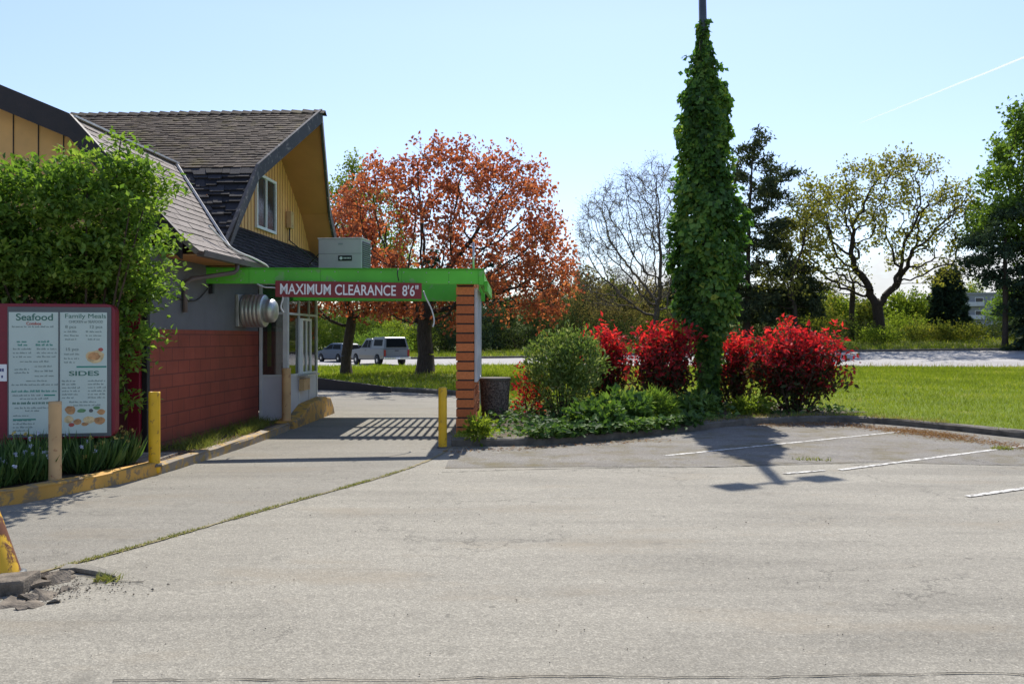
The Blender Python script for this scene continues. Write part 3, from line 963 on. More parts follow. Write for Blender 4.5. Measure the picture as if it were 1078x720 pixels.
# parking lines
def pline(a, b, w=0.088):
    dx, dy = b[0] - a[0], b[1] - a[1]; L = math.hypot(dx, dy); nx, ny = -dy / L * w / 2, dx / L * w / 2
    mb = MB(); n = int(L / .3); vs = []
    for i in range(n + 1):
        t = i / n; jw = random.uniform(.85, 1.1)
        vs += [(a[0] + dx * t + nx * jw, a[1] + dy * t + ny * jw, .009), (a[0] + dx * t - nx * jw, a[1] + dy * t - ny * jw, .009)]
    mb.add(vs, [(2 * i, 2 * i + 1, 2 * i + 3, 2 * i + 2) for i in range(n)])
    return tag(mb.build('parking_line', M['line']), kind='structure')
pline(G(700, 480), G(950, 454.5)); pline(G(825, 499), G(868, 495.5)); pline(G(884, 495), G(1098, 467)); pline(G(1018, 523), G(1150, 504))

# loose grit, thicker near the kerbs and the broken corner
gx = RNG.uniform(-7, 14, 1500)
gy = 4.0 + 12 * RNG.uniform(0, 1, 1500) ** 1.4
ok_ = inpoly(gx, gy, lotpoly); gx, gy = gx[ok_], gy[ok_]
grit('loose_grit', gx, gy, np.full(len(gx), .008), RNG.uniform(.002, .007, len(gx)), M['concrete'])
# cracks and seams
def crack(name, pts, w, seed=0, mat=None, z=0.0075):
    rr = random.Random(seed); pl = resample(pts, 0.09)
    mb = MB(); vs = []
    off = 0
    for i, (x, y) in enumerate(pl):
        off = off * .85 + rr.uniform(-.014, .014)
        ww = w * rr.uniform(.12, 1.2)
        vs += [(x, y + off - ww / 2, z), (x, y + off + ww / 2, z)]
    mb.add(vs, [(2 * i, 2 * i + 2, 2 * i + 3, 2 * i + 1) for i in range(len(pl) - 1)])
    return tag(mb.build(name, mat or M['crack']), kind='structure')
crack('pavement_crack', [G(120, 716), G(300, 716), G(540, 713.5), G(700, 714), G(880, 712), G(1000, 711), G(1180, 713)], 0.013, 1)
crack('pavement_crack', [G(62, 604), G(90, 607), G(125, 612), G(150, 613.5)], 0.016, 2)
crack('pavement_crack', [G(465, 497), G(620, 493), G(760, 492), G(850, 487), G(930, 491)], 0.022, 3)
crack('pavement_crack', [G(1010, 482), G(1050, 489), G(1100, 500)], 0.05, 4)
def seamline():
    mb = MB(); vs = []
    pl = resample(seam, .1)
    for i, (x, y) in enumerate(pl):
        a = pl[max(i - 1, 0)]; b = pl[min(i + 1, len(pl) - 1)]; dx, dy = b[0] - a[0], b[1] - a[1]; L = math.hypot(dx, dy)
        w = random.uniform(.012, .036); nx, ny = -dy / L * w, dx / L * w
        vs += [(x + nx, y + ny, .0085), (x - nx, y - ny, .0085)]
    mb.add(vs, [(2 * i, 2 * i + 1, 2 * i + 3, 2 * i + 2) for i in range(len(pl) - 1)])
    return tag(mb.build('lane_seam', M['sand']), kind='structure')
seamline()
def on_line(pl, n, jit):
    pl = np.array(resample(pl, .05)); i = RNG.integers(0, len(pl), n)
    return pl[i, 0] + RNG.normal(size=n) * jit, pl[i, 1] + RNG.normal(size=n) * jit
x, y = on_line(seam[:-4], 4200, .022)
patch = np.sin(x * 9) + np.sin(y * 7.3 + 1) + RNG.normal(size=len(x)) * .6 > -0.5
x, y = x[patch], y[patch]
n = len(x); blades('seam_weeds', x, y, np.full(n, .006), RNG.uniform(.006, .026, n), RNG.uniform(.005, .012, n), M['weed'], RNG.uniform(0, 1, n), .8)
x1, y1 = on_line([G(108, 611), G(118, 612)], 90, .025); x2, y2 = on_line([G(1050, 473), G(1060, 473)], 200, .06); x3, y3 = on_line([G(840, 484), G(870, 485)], 80, .05)
x = np.r_[x1, x2, x3]; y = np.r_[y1, y2, y3]; n = len(x)
blades('crack_weeds', x, y, np.full(n, .006), RNG.uniform(.02, .07, n), RNG.uniform(.008, .02, n), M['weed'], RNG.uniform(.2, .9, n), .9)
# ------------------------------------------------------------------ the restaurant (local frame: a to the right, b into depth)
TH = math.atan(0.05)
B = empty('restaurant', (-5.21, 15.0, 0), -TH, 'drive-in restaurant with gambrel roofs, mustard gables and a red and grey wall', 'restaurant')

def slope(name, RL, RR, BR, BL, course, shw, thick, mat, jag=0.15, slab=0.07, lift=1.0):
    "shingled roof slope between ridge corners RL, RR and eave corners BR, BL"
    RL, RR, BR, BL = map(Vector, (RL, RR, BR, BL))
    nrm = (RR - RL).cross(BL - RL).normalized()
    if nrm.z < 0: nrm = -nrm
    mb = MB(); var = []
    a = [RL, RR, BR, BL]
    lo = [p - nrm * slab for p in a]
    mb.add(a + lo, [(0, 1, 2, 3), (7, 6, 5, 4), (0, 4, 5, 1), (1, 5, 6, 2), (2, 6, 7, 3), (3, 7, 4, 0)]); var += [0.3] * 8
    down = ((BL - RL).length + (BR - RR).length) / 2
    nc = max(2, int(down / course))
    for c in range(nc):
        t0, t1 = c / nc, (c + 1.12) / nc
        p0, q0 = RL.lerp(BL, t0), RR.lerp(BR, t0)
        p1, q1 = RL.lerp(BL, min(t1, 1.01)), RR.lerp(BR, min(t1, 1.01))
        L = (q0 - p0).length; s = -random.uniform(0, shw) / L
        tone = random.uniform(-.08, .08)
        while s < 1:
            w = shw * random.uniform(.55, 1.35) / L; s0 = max(s, 0); s1 = min(s + w * .97, 1)
            if s1 > s0:
                ext = 1 + random.uniform(-jag, jag)
                th = thick * random.uniform(.75, 1.3)
                u0, u1 = p0.lerp(q0, s0), p0.lerp(q0, s1)
                w0, w1 = p1.lerp(q1, s0), p1.lerp(q1, s1)
                d0, d1 = u0 + (w0 - u0) * ext, u1 + (w1 - u1) * ext
                h = nrm * th * lift; e = nrm * .004
                mb.add([u0 + e, u1 + e, d1 + h, d0 + h, d1 + e, d0 + e], [(0, 1, 2, 3), (3, 2, 4, 5), (0, 3, 5), (1, 4, 2)])
                var += [min(1, max(0, random.gauss(.5, .22) + tone))] * 6
            s += w
    mb.var = None
    o = mb.build(name, mat, B)
    me = o.data
    # per-shingle tone: bmesh keeps vertex order
    if len(me.vertices) == len(var):
        at = me.attributes.new('var', 'FLOAT', 'POINT'); at.data.foreach_set('value', np.array(var, dtype=np.float32))
    return o

zR, zB, zE = 6.80, 5.06, 3.32
bR, bN, bE = 4.0, 1.4, -0.25
# main wing (ridge runs left-right)
slope('upper_roof', (-14, bR, zR), (.75, bR, zR), (.24, bN, zB), (-14, bN, zB), .125, .16, .020, M['shbrown'], .16)
slope('rear_upper_roof', (-14, bR, zR), (.75, bR, zR), (.24, 2 * bR - bN, zB), (-14, 2 * bR - bN, zB), .13, .3, .02, M['shbrown'])
slope('lower_roof', (-1.30, bN - .03, zB - .02), (.22, bN - .03, zB - .02), (.22, bE, zE), (.33, bE, zE), .20, .26, .045, M['shblack'], .30)
slope('rear_lower_roof', (-14, 2 * bR - bN, zB), (.24, 2 * bR - bN, zB), (.2, 2 * bR - bE, zE), (-14, 2 * bR - bE, zE), .2, .4, .03, M['shblack'])
# ridge caps
mb = MB(); xx = -14
while xx < .72:
    l = random.uniform(.2, .26)
    for s in (-1, 1):
        h = random.uniform(.02, .035)
        mb.add([(xx, bR, zR + .03 + h), (xx + l * 1.1, bR, zR + .02), (xx + l * 1.1, bR + s * .14, zR - .075), (xx, bR + s * .14, zR - .065 + h)], [(0, 1, 2, 3)])
    xx += l
rc = mb.build('ridge_cap', M['shbrown'], B)
# front cross gable (ridge runs in depth)
gA, gZ = -1.35, 5.12
slope('front_lower_roof', (gA, -2.12, gZ), (gA, 1.42, gZ), (.34, -.25, 3.32), (.34, -2.12, 3.32), .165, .42, .016, M['shgrey'], .05)
slope('front_eave_roof', (.34, -2.12, 3.33), (.34, -.26, 3.33), (.60, -.26, 3.10), (.60, -2.12, 3.10), .13, .42, .016, M['shgrey'], .05)
slope('front_upper_roof', (-6.6, -2.12, 7.35), (-6.6, 3.9, 7.35), (gA, 1.42, gZ + .015), (gA, -2.12, gZ + .015), .2, .42, .016, M['shgrey'], .05)
mb = MB(); mb.bar((gA, -2.1, gZ + .03), (gA + .03, 1.42, gZ + .03), .10, .03)
mb.bar((gA + .03, 1.40, gZ + .02), (.36, -.27, 3.36), .10, .035, (.4, .4, .8))
mb.build('valley_flashing', M['flash'], B)
# rake board of the front gable (faces the camera)
def rakeboard(name, pts, depth, b0, b1, mat):
    mb = MB()
    for (x0, z0), (x1, z1) in zip(pts, pts[1:]):
        mb.add([(x0, b0, z0), (x1, b0, z1), (x1, b0, z1 - depth), (x0, b0, z0 - depth),
                (x0, b1, z0), (x1, b1, z1), (x1, b1, z1 - depth), (x0, b1, z0 - depth)],
               [(0, 1, 2, 3), (7, 6, 5, 4), (0, 4, 5, 1), (1, 5, 6, 2), (2, 6, 7, 3), (3, 7, 4, 0)])
    return mb.build(name, mat, B)
rakeboard('rake_board', [(-6.6, 7.36), (gA, gZ + .05), (.36, 3.34)], .37, -2.20, -2.11, M['fascia'])
# front gable wall with battens
mb = MB(); fb = -1.72
mb.prism([(-12, 2.4), (-.62, 2.4), (-.62, 3.75), (gA - .12, gZ - .25), (-6.6, 7.0), (-12, 5.2)], 0, 1, lambda s, t, h: (s, fb + h * .15, t))
mb.build('front_gable_wall', M['mustard'], B)
mb = MB()
for i in range(26):
    x = -.5 - i * .405
    top = 3.1 + (0 - x) * 1.2 if x > gA else gZ - .25 + (gA - x) * .42
    mb.box((x - .007, fb - .012, 2.4), (x + .007, fb + .01, min(top, 7)))
mb.build('siding_groove', M['fascia'], B)
mb = MB(); mb.lathe([(.06, 0), (.06, .05), (.045, .09)], (-2.02, fb - .0, 4.10), (0, -1, 0), 12)
mb.build('gable_lamp', M['black'], B)
# lower front wall, dark red, behind the shrub
mb = MB(); mb.box((-12, fb + .02, -.1), (-.62, fb + .16, 2.4)); mb.build('front_wall', M['darkred'], B)
mb = MB(); mb.box((-.62, fb + .3, -.1), (-.2, fb + .4, 2.4)); mb.build('doorway_recess', M['darkred'], B)
mb = MB(); mb.box((-.24, -2.62, 0), (-.06, -2.44, 2.9)); mb.build('red_post', M['maroon'], B, .008)
# lane wall: red block below, grey render above
mb = MB(); mb.box((-.2, -2.44, -.1), (0, 2.2, 1.92)); mb.build('red_block_wall', M['redblock'], B)
mb = MB(); mb.box((-.2, -2.44, 1.921), (-.006, 2.2, 3.16)); mb.build('grey_wall', M['greywall'], B)
mb = MB(); mb.box((-1.5, 4.8, -.1), (-1.3, 7.9, 3.2)); mb.build('rear_lane_wall', M['greywall'], B)
mb = MB(); mb.box((-12, 7.9, -.1), (-1.3, 8.1, 3.2)); mb.box((-12, fb + .2, -.1), (-11.8, 7.9, 3.2)); mb.build('back_wall', M['greywall'], B)
# soffit, gutter and downpipe on the lane side
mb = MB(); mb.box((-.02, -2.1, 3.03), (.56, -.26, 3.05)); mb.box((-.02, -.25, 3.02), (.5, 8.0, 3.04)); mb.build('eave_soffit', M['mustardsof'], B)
mb = MB()
for b0, b1 in ((-2.12, .62),):
    prof = [(.57, 3.02), (.69, 3.02), (.70, 3.11), (.69, 3.11), (.68, 3.035), (.58, 3.035)]
    mb.prism(prof, b0, b1, lambda s, t, h: (s, h, t))
mb.build('gutter', M['gutter'], B)
mb = MB(); mb.tube([(.63, -.62, 3.04), (.63, -.62, 2.93), (.58, -.64, 2.88), (.1, -1.2, 2.74), (.045, -1.32, 2.66), (.045, -1.32, 2.2)], .038, 8)
mb.build('downpipe', M['gutter'], B)
mb = MB(); mb.box((-.055, -2.56, 0), (.03, -2.47, 2.95)); mb.build('wall_downpipe', M['black'], B, .012)
# main gable: wall, skirt roof, window, soffit, rakes
ga = -.45
mb = MB()
b2 = 2 * bR
gw = [(.35, 4.02), (b2 - .35, 4.02), (b2 - bN - .1, zB - .1), (bR, zR - .15), (bN + .1, zB - .1)]
mb.prism(gw, 0, 1, lambda s, t, h: (ga - .12 * (1 - h), s, t))
mb.build('side_gable_wall', M['mustard'], B)
mb = MB()
b = .55
while b < b2 - .5:
    top = min(4.02 + 1.05 * (b - .35), zB - .1 + (b - bN - .1) * .66) if b < bR else min(4.02 + 1.05 * (b2 - .35 - b), zB - .1 + (b2 - bN - .1 - b) * .66)
    if top > 4.1 and not (3.28 < b < 4.6 and top > 5.4 and False):
        mb.box((ga - .01, b - .011, 4.03), (ga + .009, b + .011, top))
    b += .19
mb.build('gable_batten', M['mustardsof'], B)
slope('skirt_roof', (ga + .005, -.2, 4.04), (ga + .005, b2 + .2, 4.04), (.60, b2 + .2, 3.06), (.60, -.22, 3.06), .12, .22, .020, M['shblack'], .1)
def pt(a, b, z): return (a, b, z)
def soff(name, P):
    mb = MB(); n = (Vector(P[1]) - Vector(P[0])).cross(Vector(P[2]) - Vector(P[0])).normalized() * .03
    mb.add([Vector(p) for p in P] + [Vector(p) + n for p in P], [(0, 1, 2, 3), (7, 6, 5, 4), (0, 4, 5, 1), (1, 5, 6, 2), (2, 6, 7, 3), (3, 7, 4, 0)])
    return mb.build(name, M['mustardsof'], B)
e = .12
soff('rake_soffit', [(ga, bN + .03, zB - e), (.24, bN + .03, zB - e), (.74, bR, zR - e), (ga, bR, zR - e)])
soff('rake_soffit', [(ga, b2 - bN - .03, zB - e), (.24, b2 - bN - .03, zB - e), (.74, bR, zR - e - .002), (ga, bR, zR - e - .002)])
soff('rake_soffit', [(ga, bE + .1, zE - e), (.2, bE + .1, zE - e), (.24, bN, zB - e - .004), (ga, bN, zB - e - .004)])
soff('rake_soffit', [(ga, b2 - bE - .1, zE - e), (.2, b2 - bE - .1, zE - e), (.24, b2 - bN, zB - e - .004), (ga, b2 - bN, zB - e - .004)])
def siderake(name, pts):
    mb = MB()
    for p, q in zip(pts, pts[1:]):
        p = Vector(p); q = Vector(q); o = Vector((.055, 0, 0)); dn = Vector((0, 0, -.27))
        u = Vector((0, 0, .035))
        vs = [p + u, q + u, q + dn, p + dn]; vs += [x + o for x in vs]
        mb.add(vs, [(0, 1, 2, 3), (7, 6, 5, 4), (0, 4, 5, 1), (1, 5, 6, 2), (2, 6, 7, 3), (3, 7, 4, 0)])
    return mb.build(name, M['fasciagrey'], B)
siderake('side_rake_board', [(.75, bR, zR + .02), (.24, bN - .02, zB + .02), (.21, bE - .02, zE + .0)])
siderake('side_rake_board', [(.75, bR + .002, zR + .02), (.24, b2 - bN + .02, zB + .02), (.21, b2 - bE, zE)])
# gable window
w = MB(); W0, W1, Z0, Z1 = 3.30, 4.46, 4.20, 5.28
for lo, hi in (((ga + .005, W0 - .06, Z0 - .06), (ga + .06, W1 + .06, Z0)), ((ga + .005, W0 - .06, Z1), (ga + .06, W1 + .06, Z1 + .06)),
               ((ga + .005, W0 - .06, Z0), (ga + .06, W0, Z1)), ((ga + .005, W1, Z0), (ga + .06, W1 + .06, Z1)), ((ga + .005, 3.85, Z0), (ga + .05, 3.91, Z1))):
    w.box(lo, hi)
wi = w.build('gable_window', M['white'], B)
for y0, y1, d in ((W0, 3.85, .018), (3.91, W1, .028)):
    p = MB(); p.box((ga + .008, y0, Z0), (ga + d, y1, Z1)); p.build('pane', M['glass'], wi)
mb = MB(); mb.box((ga + .011, 5.35, 4.40), (ga + .13, 5.58, 4.80)); jb = mb.build('junction_box', M['tan'], B, .01)
mb = MB(); mb.tube([(ga + .06, 5.46, 4.40), (ga + .05, 5.46, 4.12), (ga + .2, 5.6, 3.98), (.1, 6.3, 3.62), (.5, 7.0, 3.2)], .016, 6); mb.build('conduit', M['wire'], B)

# drive-through booth (part of the building)
bx0, bx1, by0, by1 = 0.0, .59, 2.21, 4.40
fr = MB()
T = .05
def post(a, b, s=.06, z0=.1, z1=2.92): fr.box((a - s / 2, b - s / 2, z0), (a + s / 2, b + s / 2, z1))
post(bx0 + .04, by0 + .03); post(bx1 - .045, by0 + .045, .10); post(bx1 - .03, by1 - .03); post(bx1 - .03, 3.05, .05); post(bx1 - .03, 3.78, .05)
for z in (.14, 1.02, 2.28, 2.88):
    fr.box((bx0 + .07, by0 + .008, z - .025), (bx1 - .095, by0 + .052, z + .025))
    fr.box((bx1 - .052, by0 + .095, z - .023), (bx1 - .008, by1 - .06, z + .023))
booth = fr.build('booth_frame', M['offwhite'], B, .004)
mb = MB(); mb.box((bx0 + .07, by0 + .018, .16), (bx1 - .095, by0 + .04, 1.0)); mb.build('booth_panel', M['panel'], B)
mb = MB(); mb.box((bx1 - .042, by0 + .095, .16), (bx1 - .02, by1 - .06, 1.0)); mb.build('booth_side_panel', M['panel'], B)
mb = MB(); mb.box((bx0 + .07, by0 + .026, 1.045), (bx1 - .095, by0 + .032, 2.255)); mb.build('booth_front_pane', M['cglass'], B)
mb = MB(); mb.box((bx0 + .07, by0 + .026, 2.305), (bx1 - .095, by0 + .032, 2.855)); mb.build('booth_front_transom', M['cglass'], B)
for y0, y1 in ((by0 + .1, 3.025), (3.075, 3.755), (3.805, by1 - .06)):
    mb = MB(); mb.box((bx1 - .034, y0, 1.045), (bx1 - .028, y1, 2.257)); mb.build('booth_side_pane', M['cglass'], B)
    mb = MB(); mb.box((bx1 - .034, y0, 2.303), (bx1 - .028, y1, 2.857)); mb.build('booth_side_transom', M['cglass'], B)
mb = MB()
for (y0, y1, z0, z1) in ((3.08, 3.13, 1.02, 2.2), (3.70, 3.75, 1.02, 2.2), (3.13, 3.70, 1.02, 1.07), (3.13, 3.70, 2.15, 2.2), (3.40, 3.43, 1.07, 2.15)):
    mb.box((bx1 - .012, y0, z0), (bx1 + .05, y1, z1))
sw = mb.build('serving_window', M['white'], B, .004)
mb = MB(); mb.box((bx1 + .01, 3.13, 1.07), (bx1 + .02, 3.70, 2.15)); mb.build('pane', M['cglass'], sw)
mb = MB(); mb.box((bx1 - .005, 2.95, .98), (bx1 + .20, 3.85, 1.015)); mb.build('serving_shelf', M['metal'], B, .004)
mb = MB(); mb.box((bx1 - .005, 3.0, .68), (bx1 + .10, 3.45, .92)); mb.build('shelf_box', M['tan'], B, .006)
mb = MB(); mb.box((bx0 - .1, by0 - .02, 2.90), (bx1 + .02, by1 + .05, 2.96)); mb.build('booth_roof', M['greendk'], B)
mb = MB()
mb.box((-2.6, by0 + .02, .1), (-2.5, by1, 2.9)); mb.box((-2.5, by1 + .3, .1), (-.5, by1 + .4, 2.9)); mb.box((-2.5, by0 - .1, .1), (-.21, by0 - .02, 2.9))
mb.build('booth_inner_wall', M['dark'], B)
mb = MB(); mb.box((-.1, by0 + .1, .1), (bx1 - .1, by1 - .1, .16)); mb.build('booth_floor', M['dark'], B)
mb = MB(); mb.box((.02, 3.6, .16), (.32, 4.3, 1.25)); mb.box((.05, 3.7, 1.25), (.25, 3.95, 1.6)); mb.build('booth_counter', M['greyframe'], B)
mb = MB(); mb.box((.09, by0 + .25, 1.2), (.17, by0 + .27, 2.2)); mb.build('booth_green_board', M['greendk'], B)

# exhaust vent on the lane wall
bl = lambda a, b, z: B.matrix_basis @ Vector((a, b, z))
def BLW(a, b, z):
    c, s = math.cos(-TH), math.sin(-TH)
    return (-5.21 + a * c - b * s, 15 + a * s + b * c, z)
ev = empty('exhaust_vent', BLW(0, 1.25, 2.30), -TH, 'ribbed grey metal exhaust vent sticking out of the grey wall beside the booth', 'vent')
mb = MB(); mb.box((.0, -.30, -.30), (.06, .30, .30)); mb.build('wall_plate', M['metal'], ev, .008)
pr = [(.24, .06)]
for i in range(5):
    x = .08 + i * .075
    pr += [(.305, x), (.316, x + .02), (.316, x + .05), (.305, x + .068)]
pr += [(.308, .46), (.29, .475), (.20, .476)]
mb = MB(); mb.lathe(pr, (0, 0, 0), (1, 0, 0), 36); mb.build('ribbed_drum', M['metal'], ev)
mb = MB(); mb.lathe([(.2, .47), (.225, .475), (.225, .58), (.215, .63), (.17, .67), (.08, .69), (0.0005, .695)], (0, 0, 0), (1, 0, 0), 32); mb.build('end_cap', M['metal'], ev)

# ------------------------------------------------------------------ canopy
C = empty('drive_through_canopy', (-2.9, 17.5, 0), 0, 'bright green canopy over the drive-through lane, slatted on its right half', 'canopy')
def cm(): return MB()
def cl_(x, y, z): return (x + 2.9, y - 17.5, z)
A0, A1 = Vector(cl_(-5.25, 14.68, 0)), Vector(cl_(-.50, 15.28, 0))
mb = MB(); mb.bar(A0 + Vector((0, 0, 2.85)), A1 + Vector((0, 0, 2.875)), .09, .26); fbm = mb.build('front_beam', M['green'], C, .006)
mb = MB(); mb.bar(A0 + Vector((-.02, -.05, 2.985)), A1 + Vector((.02, -.05, 3.01)), .06, .018); mb.build('beam_trim', M['greendk'], C)
mb = MB(); mb.box(cl_(-5.15, 17.66, 2.56), cl_(-.68, 17.76, 3.02)); mb.build('middle_beam', M['green'], C, .006)
mb = MB(); mb.box(cl_(-5.15, 19.5, 2.80), cl_(-.68, 19.6, 2.98)); mb.build('purlin', M['green'], C, .006)
mb = MB(); mb.box(cl_(-5.0, 21.36, 2.70), cl_(-.68, 21.46, 3.02)); mb.build('rear_beam', M['green'], C, .006)
mb = MB(); mb.box(cl_(-5.05, 17.77, 3.022), cl_(-2.83, 21.5, 3.07)); mb.build('solid_roof', M['greendk'], C)
for i in range(13):
    x = -2.66 + i * .152
    mb = MB(); mb.box(cl_(x - .028, 17.60, 3.022), cl_(x + .028, 21.55, 3.10)); mb.build('slat', M['green'], C)
mb = MB(); mb.bar(cl_(-.55, 15.2, 2.86), cl_(-.56, 18.2, 2.86), .08, .26); mb.build('side_beam', M['green'], C, .006)
mb = MB(); mb.bar(cl_(-.47, 15.45, 2.72), cl_(-.46, 18.3, 2.72), .06, .20); mb.build('side_trim', M['green'], C, .006)
mb = MB(); mb.box(cl_(-.98, 15.22, 2.885), cl_(-.5, 15.5, 3.0)); mb.build('pier_cap', M['green'], C, .006)
mb = MB(); mb.box(cl_(-.86, 21.30, 0), cl_(-.76, 21.40, 2.7)); mb.build('rear_post', M['greyframe'], C, .006)
mb = MB(); mb.box(cl_(-5.24, 14.73, 2.55), cl_(-5.16, 14.83, 2.74)); mb.build('beam_bracket', M['black'], C)
for i, u in enumerate((320, 420)):
    x = PX(u, 15.0)
    mb = MB(); mb.tube([cl_(x, 14.9, 3.0), cl_(x - .01, 14.86, 2.9), cl_(x + .01, 14.88, 2.78)], .010, 5); mb.build('sign_hanger', M['wire'], C)
for u in (262, 335, 420, 470):
    f_ = (u - 218) / 290; q = A0.lerp(A1, f_)
    mb = MB(); mb.box((q.x - .004, q.y - .0475, 2.73), (q.x + .004, q.y - .043, 2.975)); mb.build('beam_seam', M['greendk'], C)
for i in range(12):
    q = A0.lerp(A1, .04 + i * .083)
    for z in (2.775, 2.94):
        mb = MB(); mb.lathe([(.011, 0), (.011, .006), (.0005, .009)], (q.x, q.y - .042, z), (0, -1, 0), 8); mb.build('bolt', M['metal'], C)
# clearance sign
S = empty('clearance_sign', (PX(368, 14.86), 14.84, 2.62), math.atan2(.6, 4.75) * .9, 'dark red board lettered in white with the maximum clearance, hung on the green beam', 'sign')
Wd = 2.50
mb = MB(); mb.box((-Wd / 2, -.012, -.14), (Wd / 2, .012, .14)); sb = mb.build('board', M['signred'], S, .004)
S.rotation_euler = (0, math.radians(.5), math.atan2(.6, 4.75))
text_mesh('lettering', "MAXIMUM CLEARANCE  8'6\"", .255, M['white'], S, -Wd / 2 + .07, -.013, -.087, 'LEFT', .013, Wd - .14)
def cable(name, pts, r, mat, label, group=None):
    pts2 = []
    P = [Vector(p) for p in pts]
    for i in range(len(P) - 1):
        p0, p1, p2, p3 = P[max(i - 1, 0)], P[i], P[i + 1], P[min(i + 2, len(P) - 1)]
        for k in range(5):
            t = k / 5
            pts2.append(0.5 * ((2 * p1) + (p2 - p0) * t + (2 * p0 - 5 * p1 + 4 * p2 - p3) * t * t + (3 * p1 - p0 - 3 * p2 + p3) * t ** 3))
    pts2.append(P[-1])
    mb = MB(); mb.tube(pts2, r, 6)
    return tag(mb.build(name, mat), label, 'cable', group)
y = 14.78
cable('dangling_cable', [(PX(443, y), 15.2, 2.62), (PX(446, y), 15.15, 2.5), (PX(452, y), 15.15, 2.3), (PX(455, y), 15.15, 2.1), (PX(453.5, y), 15.15, 1.98)], .014, M['wirewhite'], 'white cable end dangling below the right end of the clearance sign')
cable('dangling_cable', [(PX(271, y), 14.76, 2.72), (PX(280, y), 14.72, 2.66), (PX(292, y), 14.70, 2.64), (PX(299, y), 14.70, 2.5), (PX(297, y), 14.70, 2.32), (PX(300, y), 14.70, 2.22)], .014, M['wirewhite'], 'white cable looping off the left end of the clearance sign')
cable('roof_cable', [BLW(.30, -1.0, 3.62), BLW(.50, -.5, 3.30), BLW(.72, -.1, 3.17), BLW(.74, .5, 3.1), BLW(.66, .9, 3.05)], .016, M['wirewhite'], 'pale cable lying loose along the eave of the grey shingle roof')
cable('wall_cable', [BLW(.02, -1.9, 2.46), BLW(.02, -1.3, 2.40), BLW(.02, -.8, 2.42), BLW(.03, -.4, 2.62), BLW(.05, .1, 2.9)], .010, M['wire'], 'thin black cable sagging across the grey wall under the eave')

# ------------------------------------------------------------------ brick pier
x0, x1, y0, y1, zt = -1.005, -.685, 15.36, 17.9, 2.87
Pr = empty('brick_pier', (x0, y0, .0), 0, 'orange brick pier with deep dark joints carrying the right end of the green canopy', 'pier')
mb = MB(); mb.box((.022, .022, -.05), (x1 - x0 - .022, y1 - y0 - .022, zt)); mb.build('core', M['mortar'], Pr)
mb = MB(); var = []; nr = 17; rh = zt / nr
for r in range(nr):
    z0, z1 = r * rh + .03, (r + 1) * rh
    j = random.uniform(-.006, .006)
    L = y1 - y0
    segs = [(0, 0.32)] if True else []
    mb.box((j, random.uniform(-.004, .004), z0), (x1 - x0 + j * .5, .105, z1)); var += [random.random()] * 8
    yy = .115 if r % 2 else .115 + .16
    if r % 2 == 0: mb.box((.0, .113, z0), (x1 - x0, .27, z1)); var += [random.random()] * 8
    while yy < L:
        e2 = min(yy + .31, L); jj = random.uniform(-.005, .005)
        mb.box((jj, yy + .004, z0), (x1 - x0 + jj, e2 - .006, z1)); var += [random.random()] * 8
        yy += .32
bo = mb.build('bricks', M['brick'], Pr)
if len(bo.data.vertices) == len(var):
    at = bo.data.attributes.new('var', 'FLOAT', 'POINT'); at.data.foreach_set('value', np.array(var, dtype=np.float32))
# boards on the lane-exit side of the pier
px = x1 - x0
for yy0, yy1, m in ((.14, .78, 'panel'), (1.12, 1.9, 'panel')):
    mb = MB(); mb.box((px + .004, yy0, 1.02), (px + .05, yy1, 2.66)); bd = mb.build('side_board', M[m], Pr, .006)
    mb = MB()
    for a, b_, c, d in ((yy0 - .03, yy0 + .01, .99, 2.69), (yy1 - .01, yy1 + .03, .99, 2.69), (yy0 + .01, yy1 - .01, .99, 1.03), (yy0 + .01, yy1 - .01, 2.65, 2.69)):
        mb.box((px + .006, a, c), (px + .06, b_, d))
    mb.build('board_frame', M['offwhite'], bd)
mb = MB(); mb.box((px + .004, .82, .98), (px + .045, 1.08, 2.68)); mb.build('maroon_strip', M['maroon'], Pr, .006)
ae = MB(); ax, ay = PX(498.5, 15.6), 15.6
ae.tube([(ax, ay, 3.0), (ax, ay, 3.53)], .022, 8); ae.box((ax - .04, ay - .04, 2.99), (ax + .04, ay + .04, 3.02))
tag(ae.build('metal_rod', M['metal']), 'thin grey metal rod standing upright on top of the brick pier', 'rod')

# ------------------------------------------------------------------ rooftop unit
AC = empty('rooftop_air_conditioner', (-3.82, 19.55, 3.072), -.12, 'grey boxy air conditioner standing on the green canopy roof under the mustard gable', 'air conditioner')
mb = MB(); mb.box((-.50, -.36, .05), (.50, .36, .93)); mb.build('casing', M['acgrey'], AC, .012)
for q in (-.45, .35): mb = MB(); mb.box((q, -.3, 0), (q + .1, .3, .05)); mb.build('foot_rail', M['acdark'], AC)
mb = MB(); mb.box((-.515, -.375, .93), (.515, .375, .96)); mb.build('lid', M['acgrey'], AC, .008)
mb = MB(); mb.box((.503, -.30, .10), (.512, .30, .88)); co_ = mb.build('coil_panel', M['acdark'], AC)
mb = MB()
for i in range(16): mb.box((.513, -.30, .12 + i * .047), (.524, .30, .132 + i * .047))
mb.build('grille', M['greyframe'], co_)
mb = MB(); mb.box((-.505, -.364, .60), (.505, -.361, .606)); mb.build('panel_seam', M['acdark'], AC)
mb = MB(); mb.box((-.04, -.372, .44), (.28, -.362, .56)); lp = mb.build('name_plate', M['black'], AC, .004)
mb = MB(); mb.lathe([(.035, 0), (.035, .004)], (.03, -.372, .50), (0, -1, 0), 16)
for i, wx in enumerate((.09, .125, .16, .195, .23)): mb.box((wx, -.376, .485), (wx + .022, -.371, .515))
mb.build('plate_mark', M['white'], lp)
mb = MB(); mb.box((-.04, -.366, .80), (.07, -.362, .84)); mb.build('data_label', M['greyframe'], AC)
